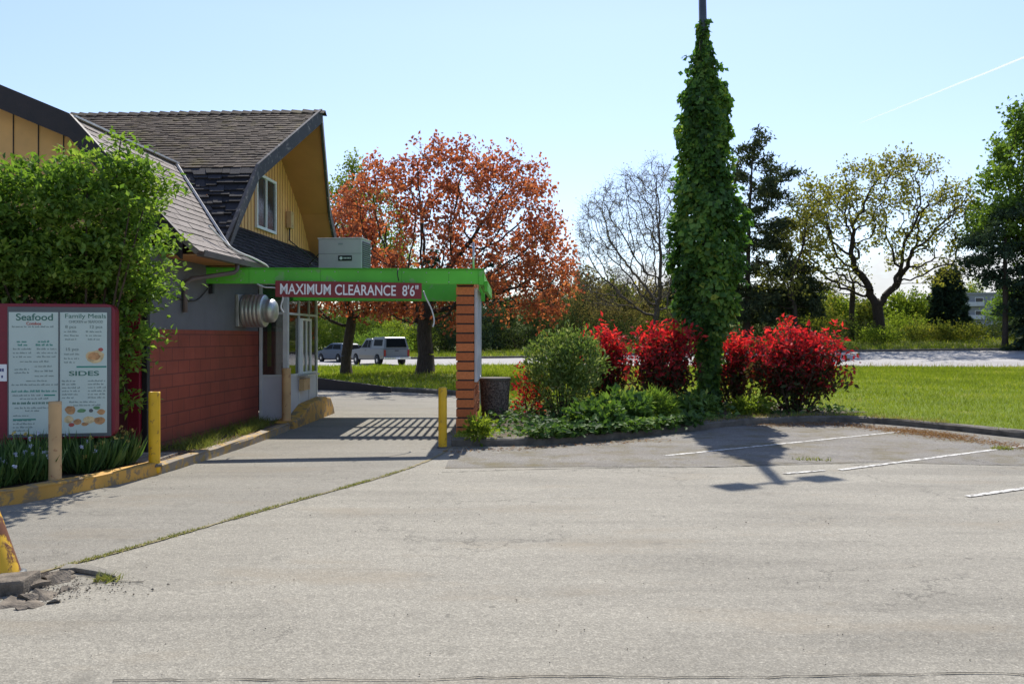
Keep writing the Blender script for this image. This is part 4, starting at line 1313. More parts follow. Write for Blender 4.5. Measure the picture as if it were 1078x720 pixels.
cable('unit_cable', [(-4.3, 19.5, 3.75), (-4.45, 19.6, 3.68), (-4.7, 19.9, 3.52), BLW(.12, 5.6, 3.58)], .014, M['wire'], 'black cable running from the rooftop air conditioner to the black skirt roof')
# ------------------------------------------------------------------ menu board
mr = math.radians(10)
MBd = empty('menu_board', (-6.52, 10.70, .1), mr, 'maroon menu board with a pale seafood menu in a dark frame', 'menu board')
def mp(u, v): return (1.45 - (115 - u) * .01225, 1.7 - (v - 357) * .0121)
def mbox(name, u0, v0, u1, v1, d0, d1, mat, parent=MBd, bev=0.0):
    xa, za = mp(u0, v1); xb, zb = mp(u1, v0)
    mb = MB(); mb.box((xa, -d1, za), (xb, -d0, zb)); return mb.build(name, mat, parent, bev)
xa, za = mp(-122, 463); xb, zb = mp(116, 322)
mb = MB()
poly = []
r = .11
for cx, cz, a0 in ((xb - r, zb - r, 0), (xa + r, zb - r, 90), (xa + r, za + r, 180), (xb - r, za + r, 270)):
    for k in range(7):
        a = math.radians(a0 + k * 15); poly.append((cx + r * math.cos(a), cz + r * math.sin(a)))
mb.prism(poly, 0, .20, lambda s, t, h: (s, h - .02, t)); mb.build('cabinet', M['maroon'], MBd, .012)
for u in (-90, 85):
    x, _ = mp(u, 0); mb = MB(); mb.box((x - .06, .02, -.3), (x + .06, .14, za + .02)); mb.build('leg', M['black'], MBd)
frm = mbox('display_frame', 13, 325.5, 112.5, 461, .021, .034, M['boardframe'], MBd, .003)
pL = mbox('menu_panel', 14.5, 331, 61.6, 457.5, .035, .040, M['boardface'])
pRt = mbox('menu_panel', 63, 331, 108.5, 457.5, .035, .040, M['boardface'])
mbox('glass_cover_bar', 61.6, 331, 63, 457.5, .035, .046, M['boardframe'], frm)
# the other half of the cabinet, mostly out of frame
frm2 = mbox('display_frame', -112, 325.5, -13, 461, .021, .034, M['boardframe'], MBd, .003)
mbox('menu_panel', -110, 331, -15, 457.5, .035, .040, M['boardface'])
def mtext(s, u, v, cap, mat, parent, bold=.02, width=None, align='LEFT'):
    x, z = mp(u, v)
    text_mesh('lettering', s, cap * .0121 / .70, mat, parent, x, -.0405, z, align, bold, width * .01225 if width else None, .0012)
mtext('Seafood', 21, 339.5, 7, M['inkgreen'], pL, .012, 35)
mtext('Combos', 31, 344.2, 3, M['inkred'], pL, .02, 14)
mtext('Family Meals', 67.5, 337, 4.6, M['inkgreen'], pRt, 0, 39.5)
mtext('CHICKEN or SEAFOOD', 71.5, 342, 2.6, M['inkgrey'], pRt, .01, 33)
mtext('8 pcs', 68, 347.5, 3, M['inkgrey'], pRt, .01, 10.5)
mtext('12 pcs', 91, 347.5, 3, M['inkgrey'], pRt, .01, 12)
mtext('15 pcs', 68, 371, 3, M['inkgrey'], pRt, .01, 12)
mtext('SIDES', 71.5, 397.2, 4.8, M['inkgreen'], pRt, .014, 29)
def words(rows, mat, parent, h=1.1, seed=1):
    rr = random.Random(seed); mb = MB()
    for (u0, u1, v) in rows:
        u = u0
        while u < u1 - 1:
            w = min(rr.uniform(1.6, 5.0), u1 - u)
            a = u
            while a < u + w - .3:
                c = rr.uniform(.35, .75); hh = h * rr.choice((1, 1, 1.5, .9))
                x0, z0 = mp(a, v); x1, _ = mp(a + c, v)
                mb.box((x0, -.0415, z0), (x1, -.0398, z0 + hh * .0121)); a += c + .28
            u += w + 1.0
    mb.build('small_print', mat, parent)
L = [(17.5, 57, 346.8)]
for v in (370, 374, 378): L += [(18.5, 36, v), (41, 60, v)]
L += [(25, 52, 383), (39, 57, 388), (39, 57, 393), (39, 57, 398), (20, 34, 391), (20, 34, 394.5), (31, 52, 403), (17, 61, 407)]
L += [(18, 47, 418), (25, 52, 421.5), (20, 54, 431), (30, 44, 434)]
for v in (439, 444, 447.5, 451, 454.5): L.append((18.5, 18.5 + random.uniform(13, 24), v))
words(L, M['inkgrey'], pL, 1.2, 3)
words([(22, 33, 362.5), (42, 54, 362.5), (23, 32, 366), (40, 56, 366), (17, 60, 414)], M['teal'], pL, 1.5, 5)
words([(18, 56, 426.5)], M['inkgreen'], pL, 2.2, 9)
R = [(67, 81, 352), (88, 103, 352), (67, 81, 356), (88, 105, 356), (68, 79, 360), (90, 101, 360), (67, 82, 375.5), (67, 82, 380), (67, 77, 384)]
for v in (403.5, 407, 410.5, 414, 417.5, 421): R += [(65, random.uniform(76, 83), v), (90, 107, v)]
R += [(72, 98, 425.5), (76, 103, 429)]
words(R, M['inkgrey'], pRt, 1.2, 4)
mbox('teal_rule', 48, 416.6, 58.5, 418, .0398, .042, M['teal'], pL); mbox('teal_rule', 18.5, 441.6, 40, 443, .0398, .042, M['teal'], pL)
mbox('teal_rule', 79, 387.2, 108, 388.8, .0398, .042, M['teal'], pRt)
def blob(parent, u, v, ru, rv, mat, seed=0, d=.0012):
    rr = random.Random(seed); x, z = mp(u, v); mb = MB()
    poly = [(x + ru * .01225 * math.cos(a) * rr.uniform(.85, 1.1), z + rv * .0121 * math.sin(a) * rr.uniform(.85, 1.1)) for a in np.linspace(0, 2 * PI, 14, endpoint=False)]
    mb.prism(poly, 0, 1, lambda s, t, h: (s, -.0398 - d * (1 + h), t)); mb.build('food_picture', mat, parent)
blob(pRt, 97, 377.5, 9.5, 7, M['foodpale'], 1); blob(pRt, 96, 377, 6, 4.5, M['food'], 2, .0016); blob(pRt, 102.5, 370, 2.4, 2, M['inkred'], 3)
for i, (u, v, a, b_, m) in enumerate(((73, 433, 5, 4.6, 'food'), (84, 434, 4.2, 2.2, 'foodgreen'), (93, 434, 2.2, 2, 'boardframe'), (98.5, 431, 3.5, 1.7, 'foodgreen'), (103, 435.5, 4.2, 3, 'food'),
                                      (71.5, 443, 4.5, 4, 'foodpale'), (80, 445.5, 4, 3.2, 'food'), (91, 443.5, 5.5, 4, 'foodpale'), (101.5, 444.5, 6, 4, 'food'), (74, 448.5, 3, 2.2, 'inkred'), (87, 448, 3.5, 2, 'food'))):
    blob(pRt, u, v, a, b_, M[m], 10 + i, .0012 + .0002 * (i % 4))
nt = mbox('notice_plate', -14, 385, 12.3, 402.5, .021, .030, M['white'], MBd)
def nwords():
    rr = random.Random(2); mb = MB()
    for v in (392.5, 399):
        u = -12
        while u < 9:
            c = rr.uniform(.9, 1.7); x0, z0 = mp(u, v); x1, _ = mp(u + c, v)
            mb.box((x0, -.032, z0), (x1, -.0295, z0 + rr.choice((2.6, 3.2)) * .0121)); u += c + rr.choice((.5, .5, 1.6))
    mb.build('small_print', M['inkblue'], nt)
nwords()
mbox('white_scratch', -6, 413, 4, 413.6, .0202, .0212, M['offwhite'], MBd)

# ------------------------------------------------------------------ bollards
def bollard(name, x, y, z0, h, r, mat, label, cap='dome', mat2=None, group=None):
    b = empty(name, (x, y, z0), random.uniform(0, 3), label, 'bollard', group)
    mb = MB()
    pr = [(r, -.1), (r, .02), (r * 1.0, h * .5), (r, h - .03)]
    if cap == 'dome': pr += [(r * .94, h - .012), (r * .6, h), (.0005, h + .004)]
    else: pr += [(r, h), (r * .82, h + .001), (r * .80, h - .02), (.0005, h - .02)]
    mb.lathe(pr, (0, 0, 0), (0, 0, 1), 20); mb.build('post', mat, b)
    mb = MB(); mb.lathe([(r * 1.35, -.02), (r * 1.3, .015), (r * 1.01, .022)], (0, 0, 0), (0, 0, 1), 16); mb.build('base_collar', mat2 or M['kerbgrey'], b)
    return b
bollard('bollard', PX(162.5, 11.2), 11.2, .13, .955, .072, M['yellow'], 'bright yellow bollard in the kerb bed in front of the dark red post', 'flat')
bollard('bollard', PX(58, 9.86), 9.86, .14, .92, .069, M['tan'], 'faded tan bollard standing in front of the menu board', 'flat')
bollard('bollard', PX(301.5, 16.9), 16.9, .13, 1.06, .088, M['tan'], 'tan bollard standing close in front of the drive-through booth', 'flat')
bollard('bollard', PX(466, 13.9), 13.9, 0.004, .985, .07, M['yellow'], 'yellow bollard on the asphalt by the foot of the orange brick pier', 'dome')
lb = empty('leaning_bollard', (-3.80, 6.25, 0), 0, 'thick rusty yellow steel post leaning left over a broken kerb', 'bollard')
lb.rotation_euler = (math.radians(4), math.radians(-15), 0)
mb = MB(); mb.lathe([(.205, -.1), (.20, .03), (.185, .45), (.165, .95), (.155, 1.05), (.10, 1.09), (.0005, 1.1)], (0, 0, 0), (0, 0, 1), 28); mb.build('post', M['rusty'], lb)
mb = MB(); mb.lathe([(.235, -.06), (.23, .018), (.2, .03)], (0, 0, 0), (0, 0, 1), 20); mb.build('base_plate', M['steel'], lb)
# yellow wedge of concrete at the booth
wg = MB()
prof = [(16.75, -.05), (16.75, .15), (17.3, .19), (18.0, .40), (19.3, .46), (19.85, .40), (20.15, .16), (20.3, -.05)]
wg.prism(prof, -4.66, -4.26, lambda s, t, h: (h + .02 * (s - 17), s, t))
o = wg.build('concrete_guard', M['kerbyellow'], None, .03)
tag(o, 'chunky yellow painted concrete guard rising along the foot of the drive-through booth', 'concrete guard')

# broken kerb and rubble at lower left
def rock(c, s, seed, flat=.6):
    rr = random.Random(seed); bm = bmesh.new()
    for i in range(10):
        v = Vector((rr.gauss(0, 1), rr.gauss(0, 1), rr.gauss(0, 1))).normalized() * rr.uniform(.7, 1.1)
        bm.verts.new((v.x * s, v.y * s, v.z * s * flat))
    bmesh.ops.convex_hull(bm, input=bm.verts[:])
    bmesh.ops.delete(bm, geom=[v for v in bm.verts if not v.link_faces], context='VERTS')
    bmesh.ops.subdivide_edges(bm, edges=bm.edges[:], cuts=3, fractal=.32, along_normal=.4, seed=seed, use_grid_fill=True)
    me = bpy.data.meshes.new('concrete_chunk'); bm.to_mesh(me); bm.free(); me.materials.append(M['concrete'])
    o = link('concrete_chunk', me, None, c); o.rotation_euler = (rr.uniform(-.3, .3), rr.uniform(-.3, .3), rr.uniform(0, 6))
    return tag(o, 'rough grey chunk of concrete crumbled off the kerb beside the leaning yellow post', 'concrete chunk', 'rubble by the leaning yellow post')
for i, (u, v, s, f) in enumerate(((33, 617, .15, .5), (48, 627, .14, .5), (60, 613, .13, .55), (63, 604, .10, .5), (45, 608, .12, .5), (30, 631, .12, .45), (72, 611, .09, .4), (12, 637, .13, .3), (36, 637, .10, .35), (56, 634, .06, .5), (68, 621, .06, .5), (22, 641, .06, .4), (76, 604, .05, .5))):
    g = G(u, v); rock((g[0], g[1], s * f * .22), s * .92, 40 + i, f * .85)
cx_ = np.r_[RNG.normal(-3.25, .28, 420), RNG.normal(-3.5, .2, 200)]; cy_ = np.r_[RNG.normal(6.12, .14, 420), RNG.normal(5.85, .12, 200)]
grit('concrete_crumbs', cx_, cy_, np.full(620, .01), RNG.uniform(.003, .014, 620) * RNG.uniform(.4, 1, 620), M['concrete'])
ks = MB(); a = G(-60, 628); b_ = G(34, 620)
ks.prism([(-.14, -.05), (-.13, .10), (.12, .11), (.14, -.05)], 0, 1, lambda s, t, h: (a[0] + (b_[0] - a[0]) * h, a[1] + (b_[1] - a[1]) * h + s, t))
tag(ks.build('kerb_stub', M['concrete'], None, .02), 'broken end of a grey concrete kerb under the leaning yellow post', 'kerb stub')
sl = MB()
P0 = [G(62, 604), G(78, 602.5), G(100, 606), G(122, 611.5), G(120, 606), G(95, 599), G(70, 598)]
sl.prism([(p[0], p[1]) for p in P0], 0, 1, lambda s, t, h: (s, t, .004 + h * .035))
tag(sl.build('lifted_asphalt', M['lane'], None, .006), kind='structure')

# ------------------------------------------------------------------ litter bin
bn = empty('litter_bin', (PX(521, 17.75), 17.75, .11), 0, 'round dark exposed-aggregate litter bin standing beside the brick pier', 'litter bin')
mb = MB(); mb.lathe([(.26, 0), (.275, .03), (.315, .80), (.32, .84), (.28, .845), (.26, .80), (.24, .3), (.0005, .3)], (0, 0, 0), (0, 0, 1), 36); mb.build('body', M['agg'], bn)
mb = MB(); mb.lathe([(.322, .80), (.33, .805), (.33, .85), (.322, .855)], (0, 0, 0), (0, 0, 1), 36); mb.build('rim', M['kerbgrey'], bn)

# ------------------------------------------------------------------ light pole with ivy
PXP, PYP = 4.62, 20.0
lp = empty('light_pole', (PXP, PYP, .1), 0, 'tall steel parking-lot light pole with two lamp heads, wrapped in ivy', 'light pole')
mb = MB(); mb.tube([(0, 0, -.1), (-.06, 0, 4), (-.19, 0, 10.9)], [.13, .115, .085], 14); mb.build('pole', M['steel'], lp)
ad = Vector((.90, .43, 0))
for s in (-1, 1):
    mb = MB(); q = Vector((-.19, 0, 10.75)); mb.bar(q, q + ad * s * .48 + Vector((0, 0, .05)), .06, .06); am = mb.build('arm', M['steel'], lp)
    mb = MB(); mb.bar(q + ad * s * .44 + Vector((0, 0, .05)), q + ad * s * .92 + Vector((0, 0, .06)), .36, .14); mb.build('lamp_head', M['steel'], am, .02)
prof = [(21, 3), (30, 4), (42, 8), (55, 11), (67, 14), (80, 18), (90, 24), (100, 29), (133, 32), (160, 29), (190, 31), (205, 36), (220, 41), (253, 43), (287, 39), (320, 35), (340, 30), (358, 20), (377, 14), (410, 14), (425, 17), (436, 20)]
pz = np.array([PZ(v, 20) for v, _ in prof])[::-1]; prr = np.array([max(w - (7.5 if w > 16 else 4.5), 2.5) * 20 / F for _, w in prof])[::-1]
def ivy_cx(z): return -.02 - .014 * z
n = 16500
zz = RNG.uniform(pz[0], pz[-1], n * 3); rr_ = np.interp(zz, pz, prr)
keep = RNG.uniform(0, prr.max(), n * 3) < rr_ + .05
zz, rr_ = zz[keep][:n], rr_[keep][:n]; n = len(zz)
an = RNG.uniform(0, 2 * PI, n)
lump = .95 + .13 * np.sin(an * 3 + zz * 1.9) + .12 * np.sin(an * 5 - zz * 3.7 + 2) + .12 * np.sin(zz * 6.1 + an * 2)
lump[zz > 8.9] = 1.5
rad_ = rr_ * lump * np.where(RNG.uniform(size=n) < .62, RNG.uniform(.88, 1.06, n), RNG.uniform(.40, .95, n))
stray = RNG.uniform(size=n) < .035
rad_[stray] *= 1.12
P = np.stack([ivy_cx(zz) + np.cos(an) * rad_, np.sin(an) * rad_, zz - .1], 1)
out = np.stack([np.cos(an), np.sin(an), np.zeros(n)], 1)
D = out * .45 + np.stack([RNG.normal(size=n) * .6, RNG.normal(size=n) * .6, -np.abs(RNG.normal(.65, .4, n))], 1)
N = out + RNG.normal(size=(n, 3)) * .60 + np.array([0, 0, .35])
iv = empty('climbing_ivy', (PXP, PYP, .1), 0, 'dense dark green ivy cloaking the tall light pole', 'ivy')
rp = []; rd_ = []
for i in range(150):
    z = RNG.uniform(1.2, 8.6); a0 = RNG.uniform(0, 2 * PI); r0 = np.interp(z, pz, prr) * .95
    q = np.array([ivy_cx(z) + math.cos(a0) * r0, math.sin(a0) * r0, z - .1]); dv = np.array([math.cos(a0), math.sin(a0), RNG.uniform(-.3, .7)])
    for k in range(int(RNG.integers(3, 8))):
        q = q + dv * .045; dv = dv + np.array([0, 0, -.16]) + RNG.normal(size=3) * .2; dv /= np.linalg.norm(dv)
        for s_ in range(2): rp.append(q + RNG.normal(size=3) * .02); rd_.append(dv + RNG.normal(size=3) * .7)
rp = np.array(rp); m_ = len(rp)
P = np.concatenate([P, rp]); D = np.concatenate([D, np.array(rd_)]); N = np.concatenate([N, rdir(m_) + np.array([0, -.2, .5])]); an = np.r_[an, np.zeros(m_)]; zz = np.r_[zz, rp[:, 2]]; n += m_
sz = RNG.uniform(.45, 1.25, n); sz[-m_:] *= .75
var = np.clip(.62 * RNG.uniform(0, 1, n) + .3 * (np.sin(an * 2 + zz * 1.3) * .5 + .5) + (RNG.uniform(size=n) < .05) * .3, 0, 1)
leaves('foliage', P, D, N, .155 * sz, .135 * sz, var, M['ivy'], iv, .10)
mb = MB()
for i in range(7):
    a0 = random.uniform(0, 6.28); pts = []
    for k in range(14):
        z = k * .62; a0 += random.uniform(-.35, .35); r = min(.5 * np.interp(z, pz, prr), .16) + .02
        pts.append((ivy_cx(z) + math.cos(a0) * r, math.sin(a0) * r, z - .1))
    mb.tube(pts, [.03 * (1 - k / 16) for k in range(14)], 6)
mb.build('vine_stem', M['stem'], iv)

# ------------------------------------------------------------------ vehicles
M['silver'] = plain('tan_silver_paint', (0.17, 0.18, 0.195), 0.42, 0.05, 2, 0.0, 0.0, 0.25)
M['silverlow'] = plain('darker_tan_paint', (0.15, 0.14, 0.125), 0.35, 0.05, 2, 0.0, 0.3, 0.5)
M['blue'] = plain('steel_blue_paint', (0.045, 0.07, 0.11), 0.4, 0.05, 2, 0.0, 0.0, 0.25)
M['tyre'] = plain('tyre_rubber', (0.018, 0.018, 0.018), 0.85, 0.3, 12, 0.2)
M['rim'] = plain('wheel_rim', (0.45, 0.45, 0.45), 0.35, 0.1, 8, 0.05, 0.7)
M['chrome'] = plain('bumper_chrome', (0.5, 0.5, 0.5), 0.25, 0.1, 6, 0.03, 0.8)
M['tail'] = plain('tail_lamp_red', (0.28, 0.012, 0.012), 0.25, 0.1, 6, 0.02)
M['lampglass'] = plain('headlamp_lens', (0.6, 0.6, 0.62), 0.15, 0.05, 6, 0.02)
def arc(cx, cz, r, a0, a1, n=7):
    return [(cx + r * math.cos(math.radians(a0 + (a1 - a0) * i / n)), cz + r * math.sin(math.radians(a0 + (a1 - a0) * i / n))) for i in range(n + 1)]
def hw_prism(mb, poly, fw):
    "side profile (x,z) extruded across, half width fw(z)"
    n = len(poly)
    vs = [(x, -fw(z), z) for x, z in poly] + [(x, fw(z), z) for x, z in poly]
    fs = [tuple(range(n)), tuple(range(n, 2 * n))[::-1]] + [(i, n + i, n + (i + 1) % n, (i + 1) % n) for i in range(n)]
    mb.add(vs, fs)
def side_panel(name, poly, fw, mat, parent, proud=.006):
    for s in (-1, 1):
        mb = MB(); n = len(poly)
        vs = [(x, s * (fw(z) - .02), z) for x, z in poly] + [(x, s * (fw(z) + proud), z) for x, z in poly]
        mb.add(vs, [tuple(range(n)), tuple(range(n, 2 * n))[::-1]] + [(i, n + i, n + (i + 1) % n, (i + 1) % n) for i in range(n)])
        mb.build(name, mat, parent)
def wheel(parent, x, y, r, w=.22):
    s = 1 if y > 0 else -1
    mb = MB(); mb.lathe([(r * .62, -w / 2), (r * .93, -w / 2), (r, -w / 2 + .03), (r, w / 2 - .03), (r * .93, w / 2), (r * .62, w / 2)], (x, y, r), (0, 1, 0), 24)
    t = mb.build('wheel', M['tyre'], parent)
    mb = MB(); mb.lathe([(r * .63, .03 * s), (r * .60, (w / 2 + .002) * s), (r * .5, (w / 2 - .015) * s), (r * .2, (w / 2 + .01) * s), (.001, (w / 2 + .012) * s)], (x, y, r), (0, 1, 0), 20)
    mb.build('rim', M['rim'], t)

M['carglass'] = plain('tinted_car_glass', (0.010, 0.012, 0.014), 0.40, 0.2, 2, 0.0, 0.0, 0.02)
TK = empty('pickup_truck', (-9.2, 59.2, -.14), math.radians(90 + 34), 'silver grey pickup truck with a canopy over its bed, parked beyond the maples', 'pickup truck')
fl = lambda z: .97 - .02 * abs(z - .8)
low = [(-2.72, .52), (-2.72, 1.16), (-.62, 1.18), (1.05, 1.16), (2.45, 1.06), (2.68, .95), (2.70, .50), (2.25, .45)] + arc(1.78, .38, .45, 10, 170)[0:] + [(1.25, .42), (-1.25, .45)] + arc(-1.72, .38, .45, 10, 170) + [(-2.25, .48)]
mb = MB(); hw_prism(mb, low, fl); mb.build('body', M['silver'], TK, .025)
side_panel('two_tone_band', [(-2.70, .52), (-2.70, .74), (-2.2, .74), (-2.2, .52)], fl, M['silverlow'], TK, .004)
side_panel('lower_trim', [(-1.22, .47), (-1.22, .72), (1.2, .72), (1.2, .47)], fl, M['silverlow'], TK, .004)
fc = lambda z: .93 - .22 * max(0, z - 1.15)
cab = [(-.62, 1.17), (-.60, 1.80), (-.45, 1.86), (.30, 1.86), (.50, 1.80), (1.10, 1.17)]
mb = MB(); hw_prism(mb, cab, fc); mb.build('cab', M['silver'], TK, .03)
can = [(-2.70, 1.17), (-2.52, 1.88), (-2.40, 1.95), (-.85, 1.95), (-.68, 1.88), (-.66, 1.17)]
mb = MB(); hw_prism(mb, can, fc); mb.build('bed_canopy', M['silver'], TK, .03)
side_panel('canopy_window', [(-2.35, 1.36), (-2.27, 1.78), (-1.0, 1.78), (-1.0, 1.36)], fc, M['carglass'], TK)
side_panel('door_window', [(-.02, 1.24), (-.02, 1.74), (.36, 1.74), (.86, 1.24)], fc, M['carglass'], TK)
side_panel('quarter_window', [(-.52, 1.24), (-.50, 1.74), (-.08, 1.74), (-.08, 1.24)], fc, M['carglass'], TK)
mb = MB(); mb.add([(-2.715, -.74, 1.28), (-2.715, .74, 1.28), (-2.565, .66, 1.83), (-2.565, -.66, 1.83), (-2.67, -.74, 1.28), (-2.67, .74, 1.28), (-2.52, .66, 1.83), (-2.52, -.66, 1.83)], [(0, 1, 2, 3), (4, 5, 6, 7), (0, 1, 5, 4), (1, 2, 6, 5), (2, 3, 7, 6), (3, 0, 4, 7)]); mb.build('rear_window', M['carglass'], TK)
mb = MB(); mb.add([(1.06, -.78, 1.23), (1.06, .78, 1.23), (.54, .68, 1.77), (.54, -.68, 1.77), (1.03, -.78, 1.2), (1.03, .78, 1.2), (.5, .68, 1.75), (.5, -.68, 1.75)], [(0, 1, 2, 3), (4, 5, 6, 7), (0, 1, 5, 4), (1, 2, 6, 5), (2, 3, 7, 6), (3, 0, 4, 7)]); mb.build('windscreen', M['carglass'], TK)
mb = MB(); mb.box((-2.735, -.76, .62), (-2.70, .76, 1.14)); tg = mb.build('tailgate', M['silver'], TK, .012)
mb = MB(); mb.box((-2.742, -.14, 1.02), (-2.73, .14, 1.08)); mb.build('handle', M['black'], tg)
mb = MB(); mb.box((-2.92, -.95, .46), (-2.71, .95, .62)); bp = mb.build('rear_bumper', M['chrome'], TK, .02)
mb = MB(); mb.box((-2.93, -.16, .48), (-2.918, .16, .60)); mb.build('number_plate', M['white'], bp)
mb = MB(); mb.box((2.66, -.95, .42), (2.82, .95, .62)); mb.build('front_bumper', M['chrome'], TK, .02)
for s in (-1, 1):
    mb = MB(); mb.box((-2.738, s * .87 - .075, .68), (-2.69, s * .87 + .075, 1.10)); mb.build('tail_light', M['tail'], TK, .01)
    mb = MB(); mb.box((2.62, s * .72 - .16, .72), (2.71, s * .72 + .16, .90)); mb.build('headlight', M['lampglass'], TK, .01)
    mb = MB(); mb.box((.72, s * 1.08 - .09, 1.22), (.80, s * 1.08 + .09, 1.40)); mb.build('door_mirror', M['black'], TK, .02)
    mb = MB(); mb.box((.06, s * .965 - .012, 1.02), (.2, s * .965 + .012, 1.06)); mb.build('door_handle', M['black'], TK)
    for x in (1.78, -1.72): wheel(TK, x, s * .86, .38, .25)

CR = empty('hatchback_car', (PX(357, 66), 66, -.12), math.radians(90 + 42), 'steel blue hatchback car parked ahead of the silver pickup truck', 'car')
flc = lambda z: .86 - .03 * abs(z - .7)
low = [(-2.0, .40), (-2.02, .95), (-1.8, 1.0), (.8, .98), (1.75, .84), (2.05, .66), (2.06, .36), (1.75, .3)] + arc(1.28, .31, .37, 8, 172) + [(.85, .28), (-.85, .28)] + arc(-1.27, .31, .37, 8, 172) + [(-1.7, .32)]
mb = MB(); hw_prism(mb, low, flc); mb.build('body', M['blue'], CR, .03)
fcc = lambda z: .82 - .32 * max(0, z - .95)
mb = MB(); hw_prism(mb, [(-1.95, .96), (-1.7, 1.38), (-1.45, 1.45), (-.1, 1.47), (.15, 1.42), (1.0, .96)], fcc); mb.build('cabin', M['blue'], CR, .04)
side_panel('door_window', [(-.30, 1.02), (-.30, 1.36), (.12, 1.36), (.72, 1.02)], fcc, M['carglass'], CR)
side_panel('rear_door_window', [(-1.55, 1.02), (-1.40, 1.36), (-.38, 1.36), (-.38, 1.02)], fcc, M['carglass'], CR)
mb = MB(); mb.add([(-1.97, -.64, 1.02), (-1.97, .64, 1.02), (-1.74, .56, 1.36), (-1.74, -.56, 1.36), (-1.9, -.64, 1.0), (-1.9, .64, 1.0), (-1.68, .56, 1.34), (-1.68, -.56, 1.34)], [(0, 1, 2, 3), (4, 5, 6, 7), (0, 1, 5, 4), (1, 2, 6, 5), (2, 3, 7, 6), (3, 0, 4, 7)]); mb.build('rear_window', M['carglass'], CR)
mb = MB(); mb.add([(.97, -.68, 1.02), (.97, .68, 1.02), (.22, .58, 1.40), (.22, -.58, 1.40), (.9, -.68, 1.0), (.9, .68, 1.0), (.16, .58, 1.38), (.16, -.58, 1.38)], [(0, 1, 2, 3), (4, 5, 6, 7), (0, 1, 5, 4), (1, 2, 6, 5), (2, 3, 7, 6), (3, 0, 4, 7)]); mb.build('windscreen', M['carglass'], CR)
for s in (-1, 1):
    mb = MB(); mb.box((-2.05, s * .68 - .1, .70), (-1.98, s * .68 + .1, .92)); mb.build('tail_light', M['tail'], CR, .01)
    mb = MB(); mb.box((1.92, s * .62 - .14, .58), (2.08, s * .62 + .14, .72)); mb.build('headlight', M['lampglass'], CR, .01)
    mb = MB(); mb.box((.55, s * .92 - .08, 1.0), (.63, s * .92 + .08, 1.13)); mb.build('door_mirror', M['blue'], CR, .02)
    for x in (1.28, -1.27): wheel(CR, x, s * .77, .31, .2)
mb = MB(); mb.box((-2.06, -.22, .5), (-2.02, .22, .62)); mb.build('number_plate', M['white'], CR)
# ------------------------------------------------------------------ vegetation near the building
def E(us, vs, y, base, depth=None):
    "ellipsoid from a photo blob (u, v, ru, rv) at distance y, relative to base"
    out = []
    for b in us:
        u, v, ru, rv = b[:4]
        k = y / F
        dy = b[4] if len(b) > 4 else 0
        yy = y + dy; k = yy / F
        dr = (depth if depth else ru * k * .9)
        out.append((PX(u, yy) - base[0], yy - base[1], PZ(v, yy) - base[2], ru * k, dr, rv * k))
    return out

base = (PX(70, 11.4), 11.75, .1)
wall_bush = shrub('wall_shrub', 'large glossy green shrub growing over the front of the building behind the menu board', 'shrub', base,
      E([(66, 240, 94, 72), (140, 235, 30, 60), (10, 250, 90, 70), (120, 190, 52, 26), (92, 325, 62, 76), (-60, 290, 110, 110), (40, 350, 90, 90), (116, 400, 10, 60), (128, 175, 14, 22), (140, 300, 30, 48)], None, 11.4, base, .62),
      M['hedge'], M['stem'], 760, 54, np.array([.15, .13, .065]), .10, .060, None, 26, 1.0, .70, None, .028, True, .22, .06,
      lambda Q: (Q[:, 1] > 11.42 + .176 * (Q[:, 0] + 5.1)) | (Q[:, 2] > 2.55))

# flowers under the menu board: each clump a plant
FLW = {}
def flower_plant(x, y, kind, s, i):
    root = empty('flowering_plant', (x, y, .12), random.uniform(0, 6), None, 'plant', 'flowering plants under the menu board')
    n = 70
    a = RNG.uniform(0, 2 * PI, n); r = RNG.uniform(0, .12, n)
    Pp = np.stack([np.cos(a) * r, np.sin(a) * r, np.zeros(n)], 1)
    D = np.stack([np.cos(a) * RNG.uniform(.1, .9, n), np.sin(a) * RNG.uniform(.1, .9, n), np.ones(n)], 1)
    N = np.stack([np.cos(a), np.sin(a), np.full(n, .2)], 1) + RNG.normal(size=(n, 3)) * .4
    leaves('leaf_blades', Pp, D, N, RNG.uniform(.22, .48, n) * s, RNG.uniform(.018, .042, n), RNG.uniform(0, 1, n), M['iris'], root, .3)
    for j in range(random.choice((1, 2, 2, 3)) + kind):
        k = 8
        if kind not in FLW:
            FLW[kind] = leaves('flower', np.zeros((k, 3)), rdir(k), rdir(k), .036, .030, RNG.uniform(0, 1, k), M['petalwhite' if kind == 0 else 'petalyellow'], root); fo = FLW[kind]
        else:
            fo = link('flower', FLW[kind].data, root)
        fo.location = (random.gauss(0, .11), random.gauss(0, .11), random.uniform(.24, .46) * s); fo.rotation_euler = (random.random() * 6, random.random() * 6, 0)
    root['label'] = ['strap-leaved plant with small white flowers under the menu board',
                     'strap-leaved plant with small pale yellow flowers under the menu board'][kind]
i = 0
for u in range(-56, 140, 9):
    for row in range(2):
        y = np.interp(u, [-60, 0, 60, 140], [9.0, 9.45, 10.1, 11.2]) + row * .42 + random.uniform(-.1, .1)
        if abs(u - 58) < 14 and row == 0: continue
        y += .14
        kind = 1 if (u > 90 and random.random() < .85) or random.random() < .12 else 0
        flower_plant(PX(u, y) + random.uniform(-.04, .04), y, kind, random.uniform(.8, 1.25) * (1.05 if row else .85), i); i += 1
